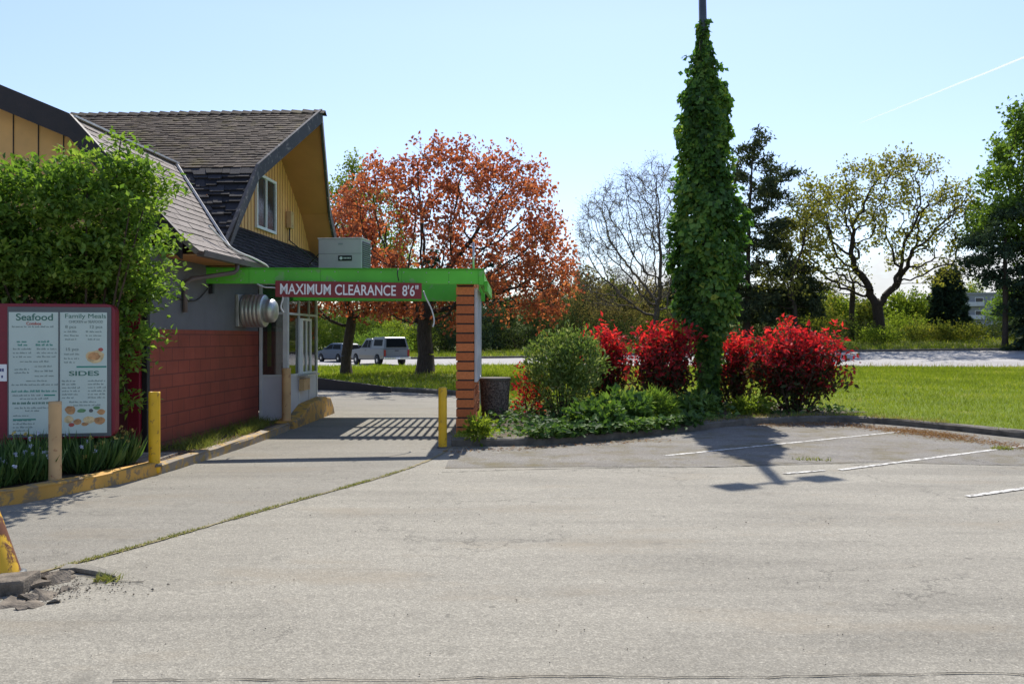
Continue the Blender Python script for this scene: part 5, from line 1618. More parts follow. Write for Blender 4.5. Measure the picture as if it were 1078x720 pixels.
# weeds along the lane wall
x = RNG.uniform(-5.2, -4.55, 2600); y = RNG.uniform(12.6, 17.0, 2600)
k = np.hypot((x + 5.0) / .45, 0) < 1.1; x, y = x[k], y[k]; n = len(x)
dens = np.sin(y * 3) * .5 + np.sin(x * 9 + y * 2) * .5 + RNG.normal(size=n) * .5 > -.4
x, y = x[dens], y[dens]; n = len(x)
blades('bed_weeds', x, y, np.full(n, .12), RNG.uniform(.04, .19, n), RNG.uniform(.008, .02, n), M['weed'], RNG.uniform(0, .6, n), .8)

# ------------------------------------------------------------------ planter shrubs
def redbias(h, top=.55, base=.15):
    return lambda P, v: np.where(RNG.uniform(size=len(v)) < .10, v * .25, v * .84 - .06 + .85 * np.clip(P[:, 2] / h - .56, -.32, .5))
def photinia(u, v0, v1, ru, y, label, base_v=None, n=300, dens=1.0, asym=0, h0=.35):
    g = PX(u, y); zb = float(lawn_h(g, y))
    base = (g, y, zb); ztop = PZ(v0, y); k = y / F
    h = ztop - zb; w = ru * k
    ells = [(asym * .1, 0, h * .60, w * .9, w * .75, h * .36), (-w * .35, 0, h * .55, w * .6, w * .6, h * .36), (w * .35, .1, h * .57, w * .6, w * .6, h * .34), (0, 0, h * .34, w * .55, w * .5, h * .28)]
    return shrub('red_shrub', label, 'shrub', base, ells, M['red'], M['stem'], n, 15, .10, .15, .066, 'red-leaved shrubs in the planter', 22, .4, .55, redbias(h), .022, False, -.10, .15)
photinia(635, 346, 412, 26, 21.5, 'bright red shrub rising behind the pale green variegated shrub', n=190)
photinia(699, 342, 420, 30, 19.4, 'red shrub with dark lower leaves standing left of the ivy-clad pole', n=230)
photinia(772, 355, 420, 24, 20.6, 'smaller sparse red shrub tucked close behind the right side of the ivy-clad pole', n=130)
photinia(838, 344, 432, 50, 19.3, 'widest red shrub, a dense crimson mound at the right end of the planter', n=430)
y = 18.0; g = PX(592, y); zb = float(lawn_h(g, y)); base = (g, y, zb)
shrub('variegated_shrub', 'rounded pale green variegated shrub nearest the brick pier', 'shrub', base,
      E([(594, 378, 36, 30), (578, 385, 26, 26), (612, 385, 22, 28), (592, 410, 26, 26)], None, y, base, .6), M['varieg'], M['stem'], 300, 20, .085, .105, .050, None, 16, .15, .6, None, .018, True, -.2, .05)
y = 18.4; g = PX(556, y); base = (g, y, float(lawn_h(g, y)))
shrub('low_red_shrub', 'low red and green shrub at the left foot of the variegated shrub', 'shrub', base, E([(557, 412, 12, 22), (566, 420, 11, 15), (553, 400, 9, 10)], None, y, base, .3),
      M['red'], M['stem'], 60, 16, .06, .09, .035, None, 6, .1, .3, lambda P, v: v * .85, .01)
# ground-cover mounds: leafy perennials one can tell apart
def clumpplant(u, v, r, h, mat, label, L=.09, W=.05, n=70, name='leafy_plant'):
    y = (H - .12) * F / (v - V0); g = PX(u, y); base = (g, y, float(lawn_h(g, y)))
    shrub(name, label, 'plant', base, [(0, 0, h * .5, r, r * .8, h * .5)], mat, M['stem'], n, 16, .06, L, W, 'leafy plants along the planter kerb', 0, .4, .4, None, .01, True, 0, .03)
clumpplant(655, 446, .55, .55, M['ivyground'], 'bushy yellow-green leafy plant in the planter, below the left red shrubs', .16, .09, 90)
clumpplant(625, 452, .5, .45, M['ivyground'], 'leafy green plant at the kerb below the variegated shrub', .15, .085, 75)
clumpplant(688, 444, .42, .5, M['broad'], 'upright strap-leaved green plant between the yellow-green plant and the pole', .22, .03, 70)
clumpplant(792, 436, .42, .30, M['bright'], 'bright lime leafy tuft at the kerb right of the pole foot', .13, .05, 60)
clumpplant(730, 438, .4, .38, M['ivyground'], 'dark leafy plant right at the foot of the ivy-clad pole', .14, .08, 70)
clumpplant(505, 462, .16, .34, M['bright'], 'lime green weed growing against the kerb by the brick pier', .10, .05, 26, 'roadside_weed')
# ivy carpet
n = 9000
x = RNG.uniform(-.7, 8.0, n); y = RNG.uniform(14.2, 21.5, n)
pk = inpoly(x, y, pbed); d = np.sin(x * 2.1) * .5 + np.sin(y * 1.7 + x) * .5 + RNG.normal(size=n) * .6
kk = pk & (d > -.35) & ((x < 5.6) | (RNG.uniform(size=n) < .55))
x, y = x[kk], y[kk]
# spill over the kerb
sx, sy = on_line(KERB_R[1:9], 1700, .10); m2 = (sx > .3) & (sx < 4.3); sx, sy = sx[m2], sy[m2]
x = np.r_[x, sx]; y = np.r_[y, sy]; n = len(x)
hgt = RNG.uniform(.02, .26, n) * (.6 + .4 * np.sin(x * 3 + y * 2)); hgt = np.clip(hgt, .02, 1); hgt[-len(sx):] = RNG.uniform(.02, .2, len(sx))
P = np.stack([x, y, np.array(lawn_h(x, y)) + hgt], 1)
N = rdir(n); N[:, 2] += 1.2
N[:, 1] -= .4
o = leaves('ivy_ground_cover', P, np.stack([RNG.normal(size=n), RNG.normal(size=n) - .3, RNG.normal(size=n) * .3 - .1], 1), N, RNG.uniform(.07, .16, n), RNG.uniform(.055, .13, n), np.clip(RNG.uniform(0, 1, n) * .8 + .15 * np.sin(x * 2 + y), 0, 1), M['ivyground'])
tag(o, kind='stuff')
# leaf litter and moss along the kerb
lx, ly = on_line([G(800, 448), G(880, 446), G(960, 456), G(1040, 466), G(1100, 474)], 3600, .22)
lx2, ly2 = on_line([G(940, 452), G(985, 457), G(1010, 461)], 1800, .22)
lx3, ly3 = on_line([G(470, 476), G(560, 472), G(700, 463)], 500, .12)
lx4, ly4 = on_line([(-5.0, 10.6), (-4.75, 12.5), (-4.6, 15)], 300, .1)
x = np.r_[lx, lx2, lx3, lx4]; y = np.r_[ly, ly2, ly3, ly4]; n = len(x)
out_k = ~inpoly(x, y, pbed) | (RNG.uniform(size=n) < .5)
z = np.where(inpoly(x, y, lawnpoly), np.array(lawn_h(x, y)) + .02, .009); z[-300:] = .135
P = np.stack([x, y, z + RNG.uniform(0, .015, n)], 1); D = rdir(n); D[:, 2] *= .15; N = rdir(n) * .4; N[:, 2] += 1
tag(leaves('leaf_litter', P, D, N, RNG.uniform(.02, .07, n), RNG.uniform(.008, .022, n), RNG.uniform(0, 1, n), M['litter']), kind='stuff')
# lawn grass
def grass_region(n, x0, x1, y0, y1, h0, h1, w0, w1, name='lawn_grass', cond=None):
    x = RNG.uniform(x0, x1, n); y = y0 + (y1 - y0) * RNG.uniform(0, 1, n) ** 1.6
    ins = inpoly(x, y, lawnpoly) & ~(inpoly(x, y, pbed) & (RNG.uniform(size=n) < .82))
    yn, _ = near_edge(x); ins &= y < yn - .1
    ins &= np.abs((x) / np.maximum(y, 1)) < .75
    if cond is not None: ins &= cond(x, y)
    x, y = x[ins], y[ins]; n = len(x)
    z = np.array(lawn_h(x, y)) - .005
    s = np.clip(y / 18, .8, 2.6)
    patch = .5 + .24 * np.sin(x * .9 + np.sin(y * .7) * 2) * np.sin(y * .8 + x * .3) + .10 * np.sin(x * .23 + 1) + RNG.normal(size=n) * .2
    tall = np.where(RNG.uniform(size=n) < .03, 2.0, 1.0)
    return blades(name, x, y, z, RNG.uniform(h0, h1, n) * np.sqrt(s) * tall, RNG.uniform(w0, w1, n) * s, M['grass'], np.clip(patch, 0, 1), .55)
grass_region(300000, -2, 40, 14, 50, .035, .10, .008, .018)
grass_region(70000, -25, 3, 24, 57, .05, .14, .012, .028)
xx, yy = on_line(KERB_R[8:16], 2600, .12); n = len(xx)
ins = inpoly(xx, yy, lawnpoly); xx, yy = xx[ins], yy[ins]; n = len(xx)
blades('dry_edge_grass', xx, yy, np.array(lawn_h(xx, yy)), RNG.uniform(.04, .14, n), RNG.uniform(.006, .014, n), M['drygrass'], RNG.uniform(0, 1, n), .8)
# wedge coloured dark for the shaded lawn bank edge at the driveway's far end
a_, b2_ = G(318, 406.5, .1), G(412, 410, .1)
te = MB(); te.prism([(-.10, -.1), (-.10, 1), (.10, 1), (.10, -.1)], 0, 1, lambda s, t, h: (a_[0] + (b2_[0] - a_[0]) * h, a_[1] + (b2_[1] - a_[1]) * h + s, t * (.46 - .28 * h) if t > 0 else t))
tag(te.build('shaded_bank_edge', M['fascia'], None, .015), 'low wedge coloured dark for the shaded lawn bank at the far end of the driveway', 'edging')
rl = [p for p in LANE_RS if p[1] > 26.3 and p[0] > -16]
# taller grass and flowers at the roadside
x = RNG.uniform(10, 40, 900); yn, _ = near_edge(x); y = yn - RNG.uniform(.1, .8, 900); n = 900
blades('roadside_grass', x, y, np.array(lawn_h(x, y)), RNG.uniform(.1, .4, n), RNG.uniform(.02, .04, n), M['drygrass'], RNG.uniform(0, 1, n), .35)
n = 26000
x = RNG.uniform(-45, 60, n); yf, zf = far_edge(x); y = yf + .25 + RNG.uniform(0, 1, n) ** 1.5 * 9
blades('verge_tall_grass', x, y, verge_h(x, y) - .02, RNG.uniform(.12, .42, n), RNG.uniform(.03, .07, n), M['grass'], np.clip(RNG.normal(.55, .25, n), 0, 1), .5)

# ------------------------------------------------------------------ trees on this side of the road
y = 36.0; base = (PX(447, y), y, float(lawn_h(PX(447, y), y)))
tree('copper_maple', 'large copper-red maple with a thick dark trunk beyond the canopy', 'tree', base,
     E([(478, 248, 112, 88), (540, 250, 52, 80), (470, 303, 118, 46), (400, 225, 42, 54), (575, 285, 30, 58), (465, 185, 66, 32), (548, 192, 36, 26)], None, y, base, 3.9),
     M['maple'], M['bark'], 1300, (7, .14), .165, .13, .33, .011, [(0, 0, -.2), (.05, 0, .8), (-.05, .05, 1.7), (.05, 0, 2.3)], None, (2, .55, .007, 2), .36, .5, 4, 5, .3, None, .2, .74, jit=.16)
y = 39.0; base = (PX(364, y), y, float(lawn_h(PX(364, y), y)))
tree('copper_maple', 'smaller copper-red maple with a slim leaning trunk before the parked vehicles', 'tree', base,
     E([(385, 305, 56, 36), (360, 260, 40, 50), (410, 320, 40, 22), (330, 300, 40, 45)], None, y, base, 2.4),
     M['maple'], M['bark'], 420, (7, .18), .20, .15, .24, .011, [(0, 0, -.2), (.0, 0, .9), (.1, .05, 1.6), (.22, 0, 2.3)], None, (2, .55, .007, 2), .36, .5, 4, 5, .3, None, .2, .9, jit=.15)

# ------------------------------------------------------------------ beyond the road
def vz(x, y): return float(verge_h(x, y)) - .05
y = 76.0; base = (PX(686, y), y, vz(PX(686, y), y))
tree('bare_tree', 'bare grey tree with fine spreading twigs left of the ivy-clad pole', 'tree', base,
     E([(668, 240, 56, 62), (690, 215, 30, 48), (632, 255, 32, 52), (650, 300, 50, 34), (705, 290, 30, 60), (690, 185, 20, 18)], None, y, base, 4.5),
     M['twig'], M['barkgrey'], 1500, (1, .1), .14, .09, .27, .018, [(0, 0, -.3), (.2, 0, 1.5), (.5, 0, 3.0)], None, (6, 1.0, .013, 3), .42, .6, 5, 4, .3, None, .1, .35, jit=.2, expo=2.3)
y = 70.0; base = (PX(926, y), y, vz(PX(926, y), y))
tree('spreading_oak', 'spreading oak with dark twisting limbs and thin yellow-green leaves beyond the road', 'tree', base,
     E([(925, 215, 72, 46), (875, 235, 44, 46), (985, 225, 40, 32), (855, 215, 26, 24), (945, 185, 46, 22), (1000, 215, 24, 16), (870, 275, 40, 26), (965, 262, 46, 24), (910, 200, 50, 32), (858, 290, 34, 20), (990, 288, 26, 14), (845, 255, 26, 30)], None, y, base, 4.6),
     M['oak'], M['barkoak'], 800, (3, .22), .26, .19, .42, .024, [(0, 0, -.3), (.0, 0, 1.2), (-.15, 0, 2.5)], None, (3, .8, .014, 2), .5, .75, 6, 6, .3, None, .25, .9, jit=.3, expo=2.25)
y = 72.0; base = (PX(896, y), y, vz(PX(896, y), y))
tree('slim_tree', 'slim dark-stemmed young tree just left of the spreading oak trunk', 'tree', base, E([(898, 290, 20, 26), (880, 300, 22, 20)], None, y, base, 1.4),
     M['oak'], M['barkoak'], 90, (2, .3), .2, .14, .24, .022, [(0, 0, -.3), (.1, 0, 3), (.2, 0, 5)], None, (2, .7, .013, 2), .5, .7, 5, 5, .3, None, .2, .8)
y = 68.0; base = (PX(786, y), y, vz(PX(786, y), y))
tree('drooping_fir', 'tall dark fir with ragged irregular boughs rising right behind the ivy-clad pole', 'tree', base,
     E([(798, 150, 9, 5), (790, 160, 10, 5), (812, 170, 15, 4), (824, 182, 15, 4), (800, 192, 16, 5), (775, 185, 16, 5), (812, 205, 16, 6), (790, 222, 20, 7), (815, 238, 24, 7), (770, 230, 24, 7), (800, 258, 34, 9), (822, 280, 34, 9), (785, 285, 34, 9), (806, 308, 40, 10), (790, 330, 42, 12), (838, 322, 26, 10), (845, 300, 20, 8)], None, y, base, 2.6),
     M['needle'], M['bark'], 560, (13, np.array([.24, .24, .10])), .34, .13, .30, .018, [(0, 0, -.3), (.1, 0, 5), (.2, 0, 10), (.45, 0, 14.5), (.6, 0, 16)], None, (2, .7, .012, 3), .5, .6, 5, 5, .4, None, 0, 1, droop=.2, jit=.1, bias=(0, 0, -.02))
y = 66.0; base = (PX(838, y), y, vz(PX(838, y), y))
tree('olive_tree', 'yellow-olive small tree in front of the firs, left of the spreading oak', 'tree', base, E([(842, 262, 26, 40), (822, 300, 24, 30), (850, 230, 22, 20)], None, y, base, 2.2),
     M['oak'], M['barkoak'], 170, (5, .3), .25, .18, .2, .022, [(0, 0, -.3), (0, 0, 1.5), (-.1, 0, 3)], None, (2, .7, .013, 3), .5, .8, 5, 5, .3, None, .3, .9)
y = 58.0; xq = PX(1088, 63); base = (xq, 63, vz(xq, 63))
tree('broadleaf_tree', 'full fresh green broadleaf tree at the right edge beyond the road', 'tree', base,
     E([(1098, 165, 46, 64), (1066, 205, 32, 34), (1110, 230, 60, 60), (1050, 238, 28, 22), (1130, 170, 60, 80)], None, 63, base, 3.8),
     M['broad'], M['bark'], 700, (12, .34), .30, .22, .4, .02, [(0, 0, -.3), (0, 0, 2.5), (.1, 0, 5)], None, (2, .7, .013, 3), .5, .7, 5, 5, .35, None, .35, 1, jit=.15)
xq = PX(1058, 61); base = (xq, 61, vz(xq, 61))
tree('open_fir', 'dark open fir with long level boughs under the broadleaf tree at the right edge', 'tree', base,
     E([(1044, 240, 20, 5), (1032, 252, 16, 4), (1066, 262, 26, 6), (1036, 274, 24, 5), (1058, 290, 24, 6), (1076, 300, 26, 7), (1070, 322, 24, 6), (1060, 225, 18, 7), (1085, 255, 26, 10), (1090, 285, 26, 10)], None, 61, base, 2.2),
     M['needledk'], M['bark'], 270, (11, np.array([.24, .24, .09])), .34, .13, .2, .018, [(0, 0, -.3), (.05, 0, 3), (.0, 0, 6), (.1, 0, 9.5)], None, (2, .7, .012, 3), .5, .6, 5, 5, .4, None, 0, 1, droop=.2, jit=.1, bias=(0, 0, -.02))
xq = PX(1112, 60); base = (xq, 60, vz(xq, 60))
conifer('dark_fir', 'dense dark fir cut off by the right edge of the picture', base, 9.5, 3.4, M['needledk'], M['bark'], .05, .55, .2, 1.2, .22, None, .5, (.46, .17), None, .3)
y = 120.0; base = (PX(998, y), y, vz(PX(998, y), y) - .6)
conifer('round_cypress', 'dark rounded evergreen standing in the distance right of the spreading oak', base, 10.8, 2.9, M['needledk'], M['bark'], .02, .42, -.15, 2.2, .25, None, .42, (.6, .25), None, .18)

# shrubs along the far verge
i = 0
FL = ['yellow-green broom shrub on the far verge below the spreading oak', 'yellow-flowered broom shrub on the far verge right of the oak trunk', 'olive scrub on the far verge between the fir and the oak trunk',
      'low green scrub at the far verge near the right-hand fir', 'yellowish scrub at the far verge under the open fir', 'broad green scrub mound left of the oak trunk on the far verge']
def scrub(u, v0, ru, y, mat, label, n=110, name='verge_shrub', per=20, L=.22, W=.10, group='shrubs along the far verge'):
    g = PX(u, y); zb = vz(g, y); base = (g, y, zb); h = max(.6, PZ(v0, y) - zb); w = ru * y / F
    shrub(name, label, 'shrub', base, [(0, 0, h * .5, w, w * .8, h * .5), (w * .35, 0, h * .35, w * .7, w * .7, h * .35), (-w * .4, 0, h * .4, w * .6, w * .6, h * .4)], mat, M['stem'], n, per, .24, L, W, group, 6, .2, .4, None, .03, True, 0, .25)
scrub(868, 322, 24, 71, M['broom'], 'olive-green scrub on the far verge between the fir and the oak trunk')
scrub(902, 338, 20, 70, M['scrubdk'], 'dark green scrub mound just left of the oak trunk on the far verge', 80)
scrub(950, 328, 26, 72, M['bright'], 'light green scrub just right of the oak trunk on the far verge', 120)
scrub(975, 344, 24, 68, M['broom'], 'yellow-flowered broom in the middle of the far verge', 110)
scrub(1010, 346, 24, 67, M['broom'], 'low yellow-green broom below the distant grey building', 100)
scrub(1040, 340, 20, 70, M['scrubdk'], 'grey-green scrub under the open fir at the right', 90)
scrub(925, 348, 22, 66.5, M['bright'], 'low bright green scrub in front of the oak trunk', 80)
scrub(850, 345, 22, 67, M['scrubdk'], 'dark low scrub behind the widest red shrub', 90)
scrub(790, 335, 30, 70, M['scrubdk'], 'dark scrub at the foot of the tall fir', 120)
scrub(1085, 335, 30, 66, M['scrubdk'], 'dark scrub at the right edge of the far verge', 120)
scrub(615, 298, 28, 78, M['twig'], 'brownish budding thicket left of the bare tree', 220)
scrub(660, 308, 30, 78, M['twig'], 'brownish budding thicket at the foot of the bare tree', 200)
scrub(700, 325, 26, 77, M['broom'], 'olive thicket between the bare tree and the ivy-clad pole', 160)
scrub(640, 335, 34, 74, M['scrubdk'], 'low dark thicket behind the leftmost red shrub', 160)
scrub(590, 312, 30, 75, M['scrubdk'], 'dark thicket right of the copper maple under its hanging boughs', 180)
scrub(548, 308, 34, 76, M['scrubdk'], 'dark leafy thicket behind the litter bin and the brick pier', 220)
scrub(500, 308, 32, 76, M['needledk'], 'very dark evergreen thicket right of the copper maple trunk', 240)
scrub(466, 312, 26, 77, M['scrubdk'], 'dark thicket just right of the copper maple trunk', 200)
scrub(425, 336, 34, 80, M['bright'], 'bright lime thicket behind the pickup truck', 300)
scrub(388, 318, 34, 83, M['bright'], 'tall bright lime thicket between the two maple trunks', 320)
scrub(345, 322, 30, 80, M['bright'], 'bright green thicket left of the slim maple trunk', 300)
scrub(305, 312, 34, 82, M['bright'], 'bright thicket glimpsed behind the drive-through booth', 260)
scrub(262, 308, 34, 84, M['bright'], 'lime thicket on the far verge hidden behind the restaurant', 200)
scrub(215, 312, 36, 86, M['scrubdk'], 'dark thicket on the far verge hidden behind the restaurant', 200)
scrub(400, 350, 30, 76, M['broad'], 'mid-green low thicket directly behind the pickup truck', 200)
y = 88.0
for u, v0, rm, lab in ((455, 262, 3.0, 'dark fir behind the copper maple, right of its trunk'), (520, 268, 3.2, 'dark fir behind the brick pier'), (575, 290, 3.0, 'dark short fir behind the right side of the copper maple')):
    base = (PX(u, y), y, vz(PX(u, y), y)); conifer('background_fir', lab, base, PZ(v0, y) - base[2], rm, M['needledk'], M['bark'], .03, .7, .18, 1.0, .25, 'firs behind the copper maple', .6, (.6, .24), None, .35)
base = (PX(395, 92), 92, vz(PX(395, 92), 92))
tree('lime_tree', 'yellow-green tree showing through the left side of the copper maple', 'tree', base, E([(395, 255, 45, 60), (370, 220, 30, 50)], None, 92, base, 4), M['bright'], M['bark'], 240, (7, .4), .3, .22, .3, .03, None, None, (2, .8, .015, 3), .6, .9, 6, 4, .3)

# trees in the middle distance
def mid_tree(u, v0, ru, y, mat, label):
    g = PX(u, y); zb = vz(g, y); h = PZ(v0, y) - zb; w = ru * y / F
    root = shrub('distant_tree', label, 'tree', (g, y, zb), [(0, 0, h * .62, w, w * .8, h * .38), (w * .4, 0, h * .5, w * .6, w * .6, h * .34), (-w * .4, 0, h * .55, w * .6, w * .6, h * .3), (0, 0, h * .85, w * .5, w * .5, h * .16)],
          mat, M['bark'], 150, 26, .42, .42, .26, 'trees in the middle distance', 5, .3, .35, None, .09, True, 0, .4)
for a_ in ((612, 286, 26, 100, M['twig'], 'brown budding tree behind the thicket right of the copper maple'), (648, 296, 24, 104, M['broom'], 'olive tree low behind the left limbs of the bare tree'),
           (682, 300, 24, 108, M['twig'], 'brown budding tree right behind the trunk of the bare tree'), (716, 296, 22, 104, M['scrubdk'], 'dark rounded tree behind the left edge of the ivy-clad pole'),
           (842, 300, 24, 110, M['broom'], 'olive tree behind the small yellow-olive tree and the fir'), (872, 306, 22, 118, M['bright'], 'light green tree left of the slim dark-stemmed young tree'),
           (908, 318, 18, 125, M['broom'], 'olive tree low between the slim tree and the oak trunk'), (952, 308, 20, 122, M['bright'], 'light green tree just right of the oak trunk, far behind it'),
           (975, 318, 14, 128, M['broad'], 'mid-green tree left of the round dark cypress'), (1026, 296, 15, 190, M['bright'], 'light green tree rising behind the grey apartment building'),
           (1066, 300, 22, 130, M['broad'], 'mid-green tree right of the grey apartment building')): mid_tree(*a_)
# low grey building in the distance
y = 170.0; bx = PX(1030, y); bz = vz(bx, y) - 3
ab = empty('apartment_building', (bx, y, bz), math.radians(-18), 'grey flat-roofed apartment building far behind the trees at the right', 'building')
M['farwall'] = plain('far_grey_wall', (0.26, 0.27, 0.29), 0.8, 0.1, .3, 0.05, fine=3)
hB = PZ(310, y) - bz
mb = MB(); mb.box((-4.2, 0, 0), (9, 8, hB)); mb.box((-4.4, -.2, hB), (9.2, 8.2, hB + .35)); mb.build('wall', M['farwall'], ab)
for fl_ in range(3):
    for wx in (-3.4, -.6, 2.2, 5.0):
        zz_ = hB - 1.9 - fl_ * 2.6
        mb = MB(); mb.box((wx, -.05, zz_), (wx + 1.5, .06, zz_ + 1.3)); wn = mb.build('window', M['white'], ab)
        mb = MB(); mb.box((wx + .1, -.08, zz_ + .1), (wx + 1.4, -.05, zz_ + 1.2)); mb.build('pane', M['glass'], wn)
    mb = MB(); mb.box((-4.1, -.9, hB - 2.35 - fl_ * 2.6), (0.9, -.02, hB - 2.2 - fl_ * 2.6)); mb.box((-4.1, -.92, hB - 2.2 - fl_ * 2.6), (.9, -.86, hB - 1.5 - fl_ * 2.6)); mb.build('balcony', M['panel'], ab)

# far hills and woods
hb = MB(); hx = np.linspace(-900, 1300, 80)
def hill_z(x): return 22 + 8 * math.sin(x * .006 + 1) + 5 * math.sin(x * .017) + 6 * math.exp(-((x - 260) / 160) ** 2)
vs = []
for x in hx:
    for j, d in enumerate((520, 640, 760, 1000)):
        vs.append((x, d, (-8, hill_z(x) * .7, hill_z(x), hill_z(x) * .6)[j]))
hb.add(vs, [(i * 4 + j, (i + 1) * 4 + j, (i + 1) * 4 + j + 1, i * 4 + j + 1) for i in range(len(hx) - 1) for j in range(3)], True)
tag(hb.build('hills', M['verge']), kind='structure')
cs = []
for k in range(2300):
    d = random.uniform(240, 790); x = (random.uniform(250, 1350) - U0) / F * d
    if d < 520: z = -6
    else: z = float(np.interp(d, [520, 640, 760, 1000], [-8, hill_z(x) * .7, hill_z(x), hill_z(x) * .6]))
    if abs(x / d - (1030 - U0) / F) < .06 and d < 300: continue
    cs.append((x, d, z + random.uniform(1, 7), random.uniform(3.5, 7.5)))
cs = np.array(cs); per = 36
Cn = np.repeat(cs[:, :3], per, 0); sc = np.repeat(cs[:, 3], per)
P = Cn + RNG.normal(size=(len(Cn), 3)) * np.stack([sc * .55, sc * .5, sc * .45], 1)
N = rdir(len(P)); N[:, 2] += .6
v = np.clip(np.repeat(RNG.uniform(0, 1, len(cs)), per) * .7 + RNG.uniform(0, .3, len(P)), 0, 1)
tag(leaves('far_wood', P, rdir(len(P)), N, RNG.uniform(1.2, 3.0, len(P)), RNG.uniform(1.0, 2.2, len(P)), v, M['hillwood']), kind='stuff')

# ------------------------------------------------------------------ sky, sun, camera
SUN_EL = math.radians(49); az = Vector((.118, .99, 0)).normalized()
w = bpy.data.worlds.new('World'); SC.world = w; w.use_nodes = True
t = w.node_tree; t.nodes.clear()
out = t.nodes.new('ShaderNodeOutputWorld'); bg = t.nodes.new('ShaderNodeBackground')
sky = t.nodes.new('ShaderNodeTexSky'); sky.sky_type = 'NISHITA'; sky.sun_disc = False
sky.sun_elevation = SUN_EL; sky.sun_rotation = math.atan2(az.x, az.y)
sky.air_density = 0.9; sky.dust_density = 0.15; sky.ozone_density = 1.3
tc = t.nodes.new('ShaderNodeTexCoord')
def wn(kind, **kw):
    nd = t.nodes.new(kind)
    for k, v_ in kw.items(): setattr(nd, k, v_)
    return nd
def wm(op, a, b=0.0):
    nd = wn('ShaderNodeMath', operation=op)
    for i, v_ in enumerate((a, b)):
        if isinstance(v_, bpy.types.NodeSocket): t.links.new(v_, nd.inputs[i])
        else: nd.inputs[i].default_value = v_
    return nd.outputs[0]
def wr(f, stops):
    nd = wn('ShaderNodeValToRGB')
    while len(nd.color_ramp.elements) < len(stops): nd.color_ramp.elements.new(.5)
    for e_, (p_, c_) in zip(nd.color_ramp.elements, stops): e_.position = p_; e_.color = (c_, c_, c_, 1)
    t.links.new(f, nd.inputs[0]); return nd.outputs[0]
sep = wn('ShaderNodeSeparateXYZ'); t.links.new(tc.outputs['Generated'], sep.inputs[0])
mp_ = wn('ShaderNodeMapping'); mp_.inputs['Scale'].default_value = (5.5, 5.5, 17); t.links.new(tc.outputs['Generated'], mp_.inputs[0])
nz = wn('ShaderNodeTexNoise'); nz.inputs['Scale'].default_value = 1.0; nz.inputs['Detail'].default_value = 7; nz.inputs['Roughness'].default_value = .55
t.links.new(mp_.outputs[0], nz.inputs['Vector'])
band = wr(sep.outputs[2], [(0.0, 1.0), (0.055, 1.0), (0.125, 0.0)])
right = wr(wm('MULTIPLY_ADD', sep.outputs[0], 1.0), [(0.20, 0.15), (0.42, 1.0)])
thr = wm('ADD', nz.outputs['Fac'], wm('MULTIPLY', wm('MULTIPLY', band, right), .26))
cmask = wm('MULTIPLY', wr(thr, [(0.60, 0.0), (0.74, 1.0)]), wr(band, [(0.0, 0.0), (0.25, 1.0)]))
CLOUD = 4.4
shade = wr(nz.outputs['Fac'], [(0.45, .80), (0.6, 1.0)])
cc = wn('ShaderNodeMix', data_type='RGBA', blend_type='MIX')
cm2 = wn('ShaderNodeMix', data_type='RGBA', blend_type='MULTIPLY'); cm2.inputs[0].default_value = 1
cm2.inputs[6].default_value = (CLOUD * .97, CLOUD * .985, CLOUD, 1); t.links.new(shade, cm2.inputs[7])
t.links.new(wm('MULTIPLY', cmask, .9), cc.inputs[0]); airmix = wn('ShaderNodeMix', data_type='RGBA', blend_type='MULTIPLY'); airmix.inputs[0].default_value = 1
lowair = wn('ShaderNodeValToRGB'); lowair.color_ramp.elements[0].position = 0.0; lowair.color_ramp.elements[0].color = (.69, .645, .655, 1)
lowair.color_ramp.elements[1].position = .34; lowair.color_ramp.elements[1].color = (1.05, .95, .97, 1)
t.links.new(sep.outputs[2], lowair.inputs[0]); t.links.new(sky.outputs[0], airmix.inputs[6]); t.links.new(lowair.outputs[0], airmix.inputs[7])
t.links.new(airmix.outputs[2], cc.inputs[6]); t.links.new(cm2.outputs[2], cc.inputs[7])
bg.inputs[1].default_value = 0.15
t.links.new(cc.outputs[2], bg.inputs[0])
t.links.new(bg.outputs[0], out.inputs[0])

sl_ = bpy.data.lights.new('sun', 'SUN'); sl_.energy = 4.6; sl_.angle = math.radians(.5); sl_.color = (1.0, .95, .87)
so = bpy.data.objects.new('sun', sl_); COL.objects.link(so)
d = -Vector((az.x * math.cos(SUN_EL), az.y * math.cos(SUN_EL), math.sin(SUN_EL)))
so.rotation_euler = d.to_track_quat('-Z', 'Y').to_euler(); so.location = (8, 60, 50)

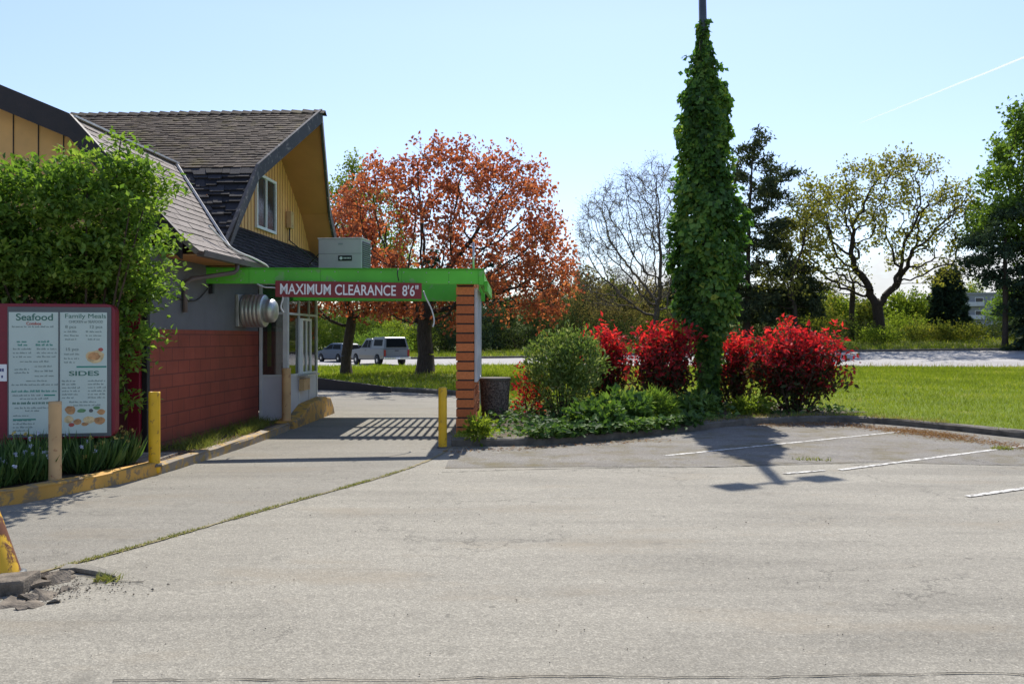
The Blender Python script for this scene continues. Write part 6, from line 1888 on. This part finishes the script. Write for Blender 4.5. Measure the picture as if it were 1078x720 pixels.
# contrail: a long thin trail of ice crystals high in the sky
def skyp(u, v, dist): 
    return Vector(((u - U0) / F * dist, dist, H - (v - V0) / F * dist))
tm = NT('contrail_vapour')
df = tm.n('ShaderNodeBsdfDiffuse'); df.inputs[0].default_value = (.95, .95, .95, 1)
tl = tm.n('ShaderNodeBsdfTranslucent'); tl.inputs[0].default_value = (.95, .95, .95, 1)
ml = tm.n('ShaderNodeMixShader'); tm.l(df.outputs[0], ml.inputs[1]); tm.l(tl.outputs[0], ml.inputs[2])
tp = tm.n('ShaderNodeBsdfTransparent')
ly = tm.n('ShaderNodeLayerWeight'); ly.inputs[0].default_value = .5
fa = tm.math('SUBTRACT', 1.0, ly.outputs['Facing'])
at = tm.n('ShaderNodeAttribute', attribute_name='var')
fa = tm.math('MULTIPLY', tm.math('POWER', fa, 1.3), at.outputs['Fac'])
mx = tm.n('ShaderNodeMixShader'); tm.l(fa, mx.inputs[0]); tm.l(tp.outputs[0], mx.inputs[1]); tm.l(ml.outputs[0], mx.inputs[2]); tm.l(mx.outputs[0], tm.out.inputs[0])
a, b_ = skyp(905, 130, 5200), skyp(1180, 20, 4300)
mb = MB(); npt = 24
mb.tube([a.lerp(b_, i / (npt - 1)) + Vector((0, 0, random.uniform(-1, 1))) for i in range(npt)], [3 + 6.5 * i / (npt - 1) for i in range(npt)], 12)
mb.var = [min(1, .20 + .36 * (k // 12) / (npt - 1)) for k in range(npt * 12)]
tag(mb.build('contrail', tm.m), 'thin white vapour trail slanting across the blue sky at the upper right', 'contrail')

cam = bpy.data.cameras.new('camera'); co = bpy.data.objects.new('camera', cam); COL.objects.link(co)
cam.sensor_width = 36; cam.lens = 36 * F / 1078; cam.shift_y = -5 / 1078
cam.clip_start = .05; cam.clip_end = 20000
co.location = (0, 0, H); co.rotation_euler = (PI / 2, 0, 0)
SC.camera = co
vs_ = SC.view_settings
vs_.view_transform = 'Standard'; vs_.look = 'None'; vs_.gamma = 1; vs_.use_curve_mapping = False
vs_.exposure = 0.56
SC.cycles.max_bounces = 8; SC.cycles.transparent_max_bounces = 16
SC.cycles.use_denoising = True
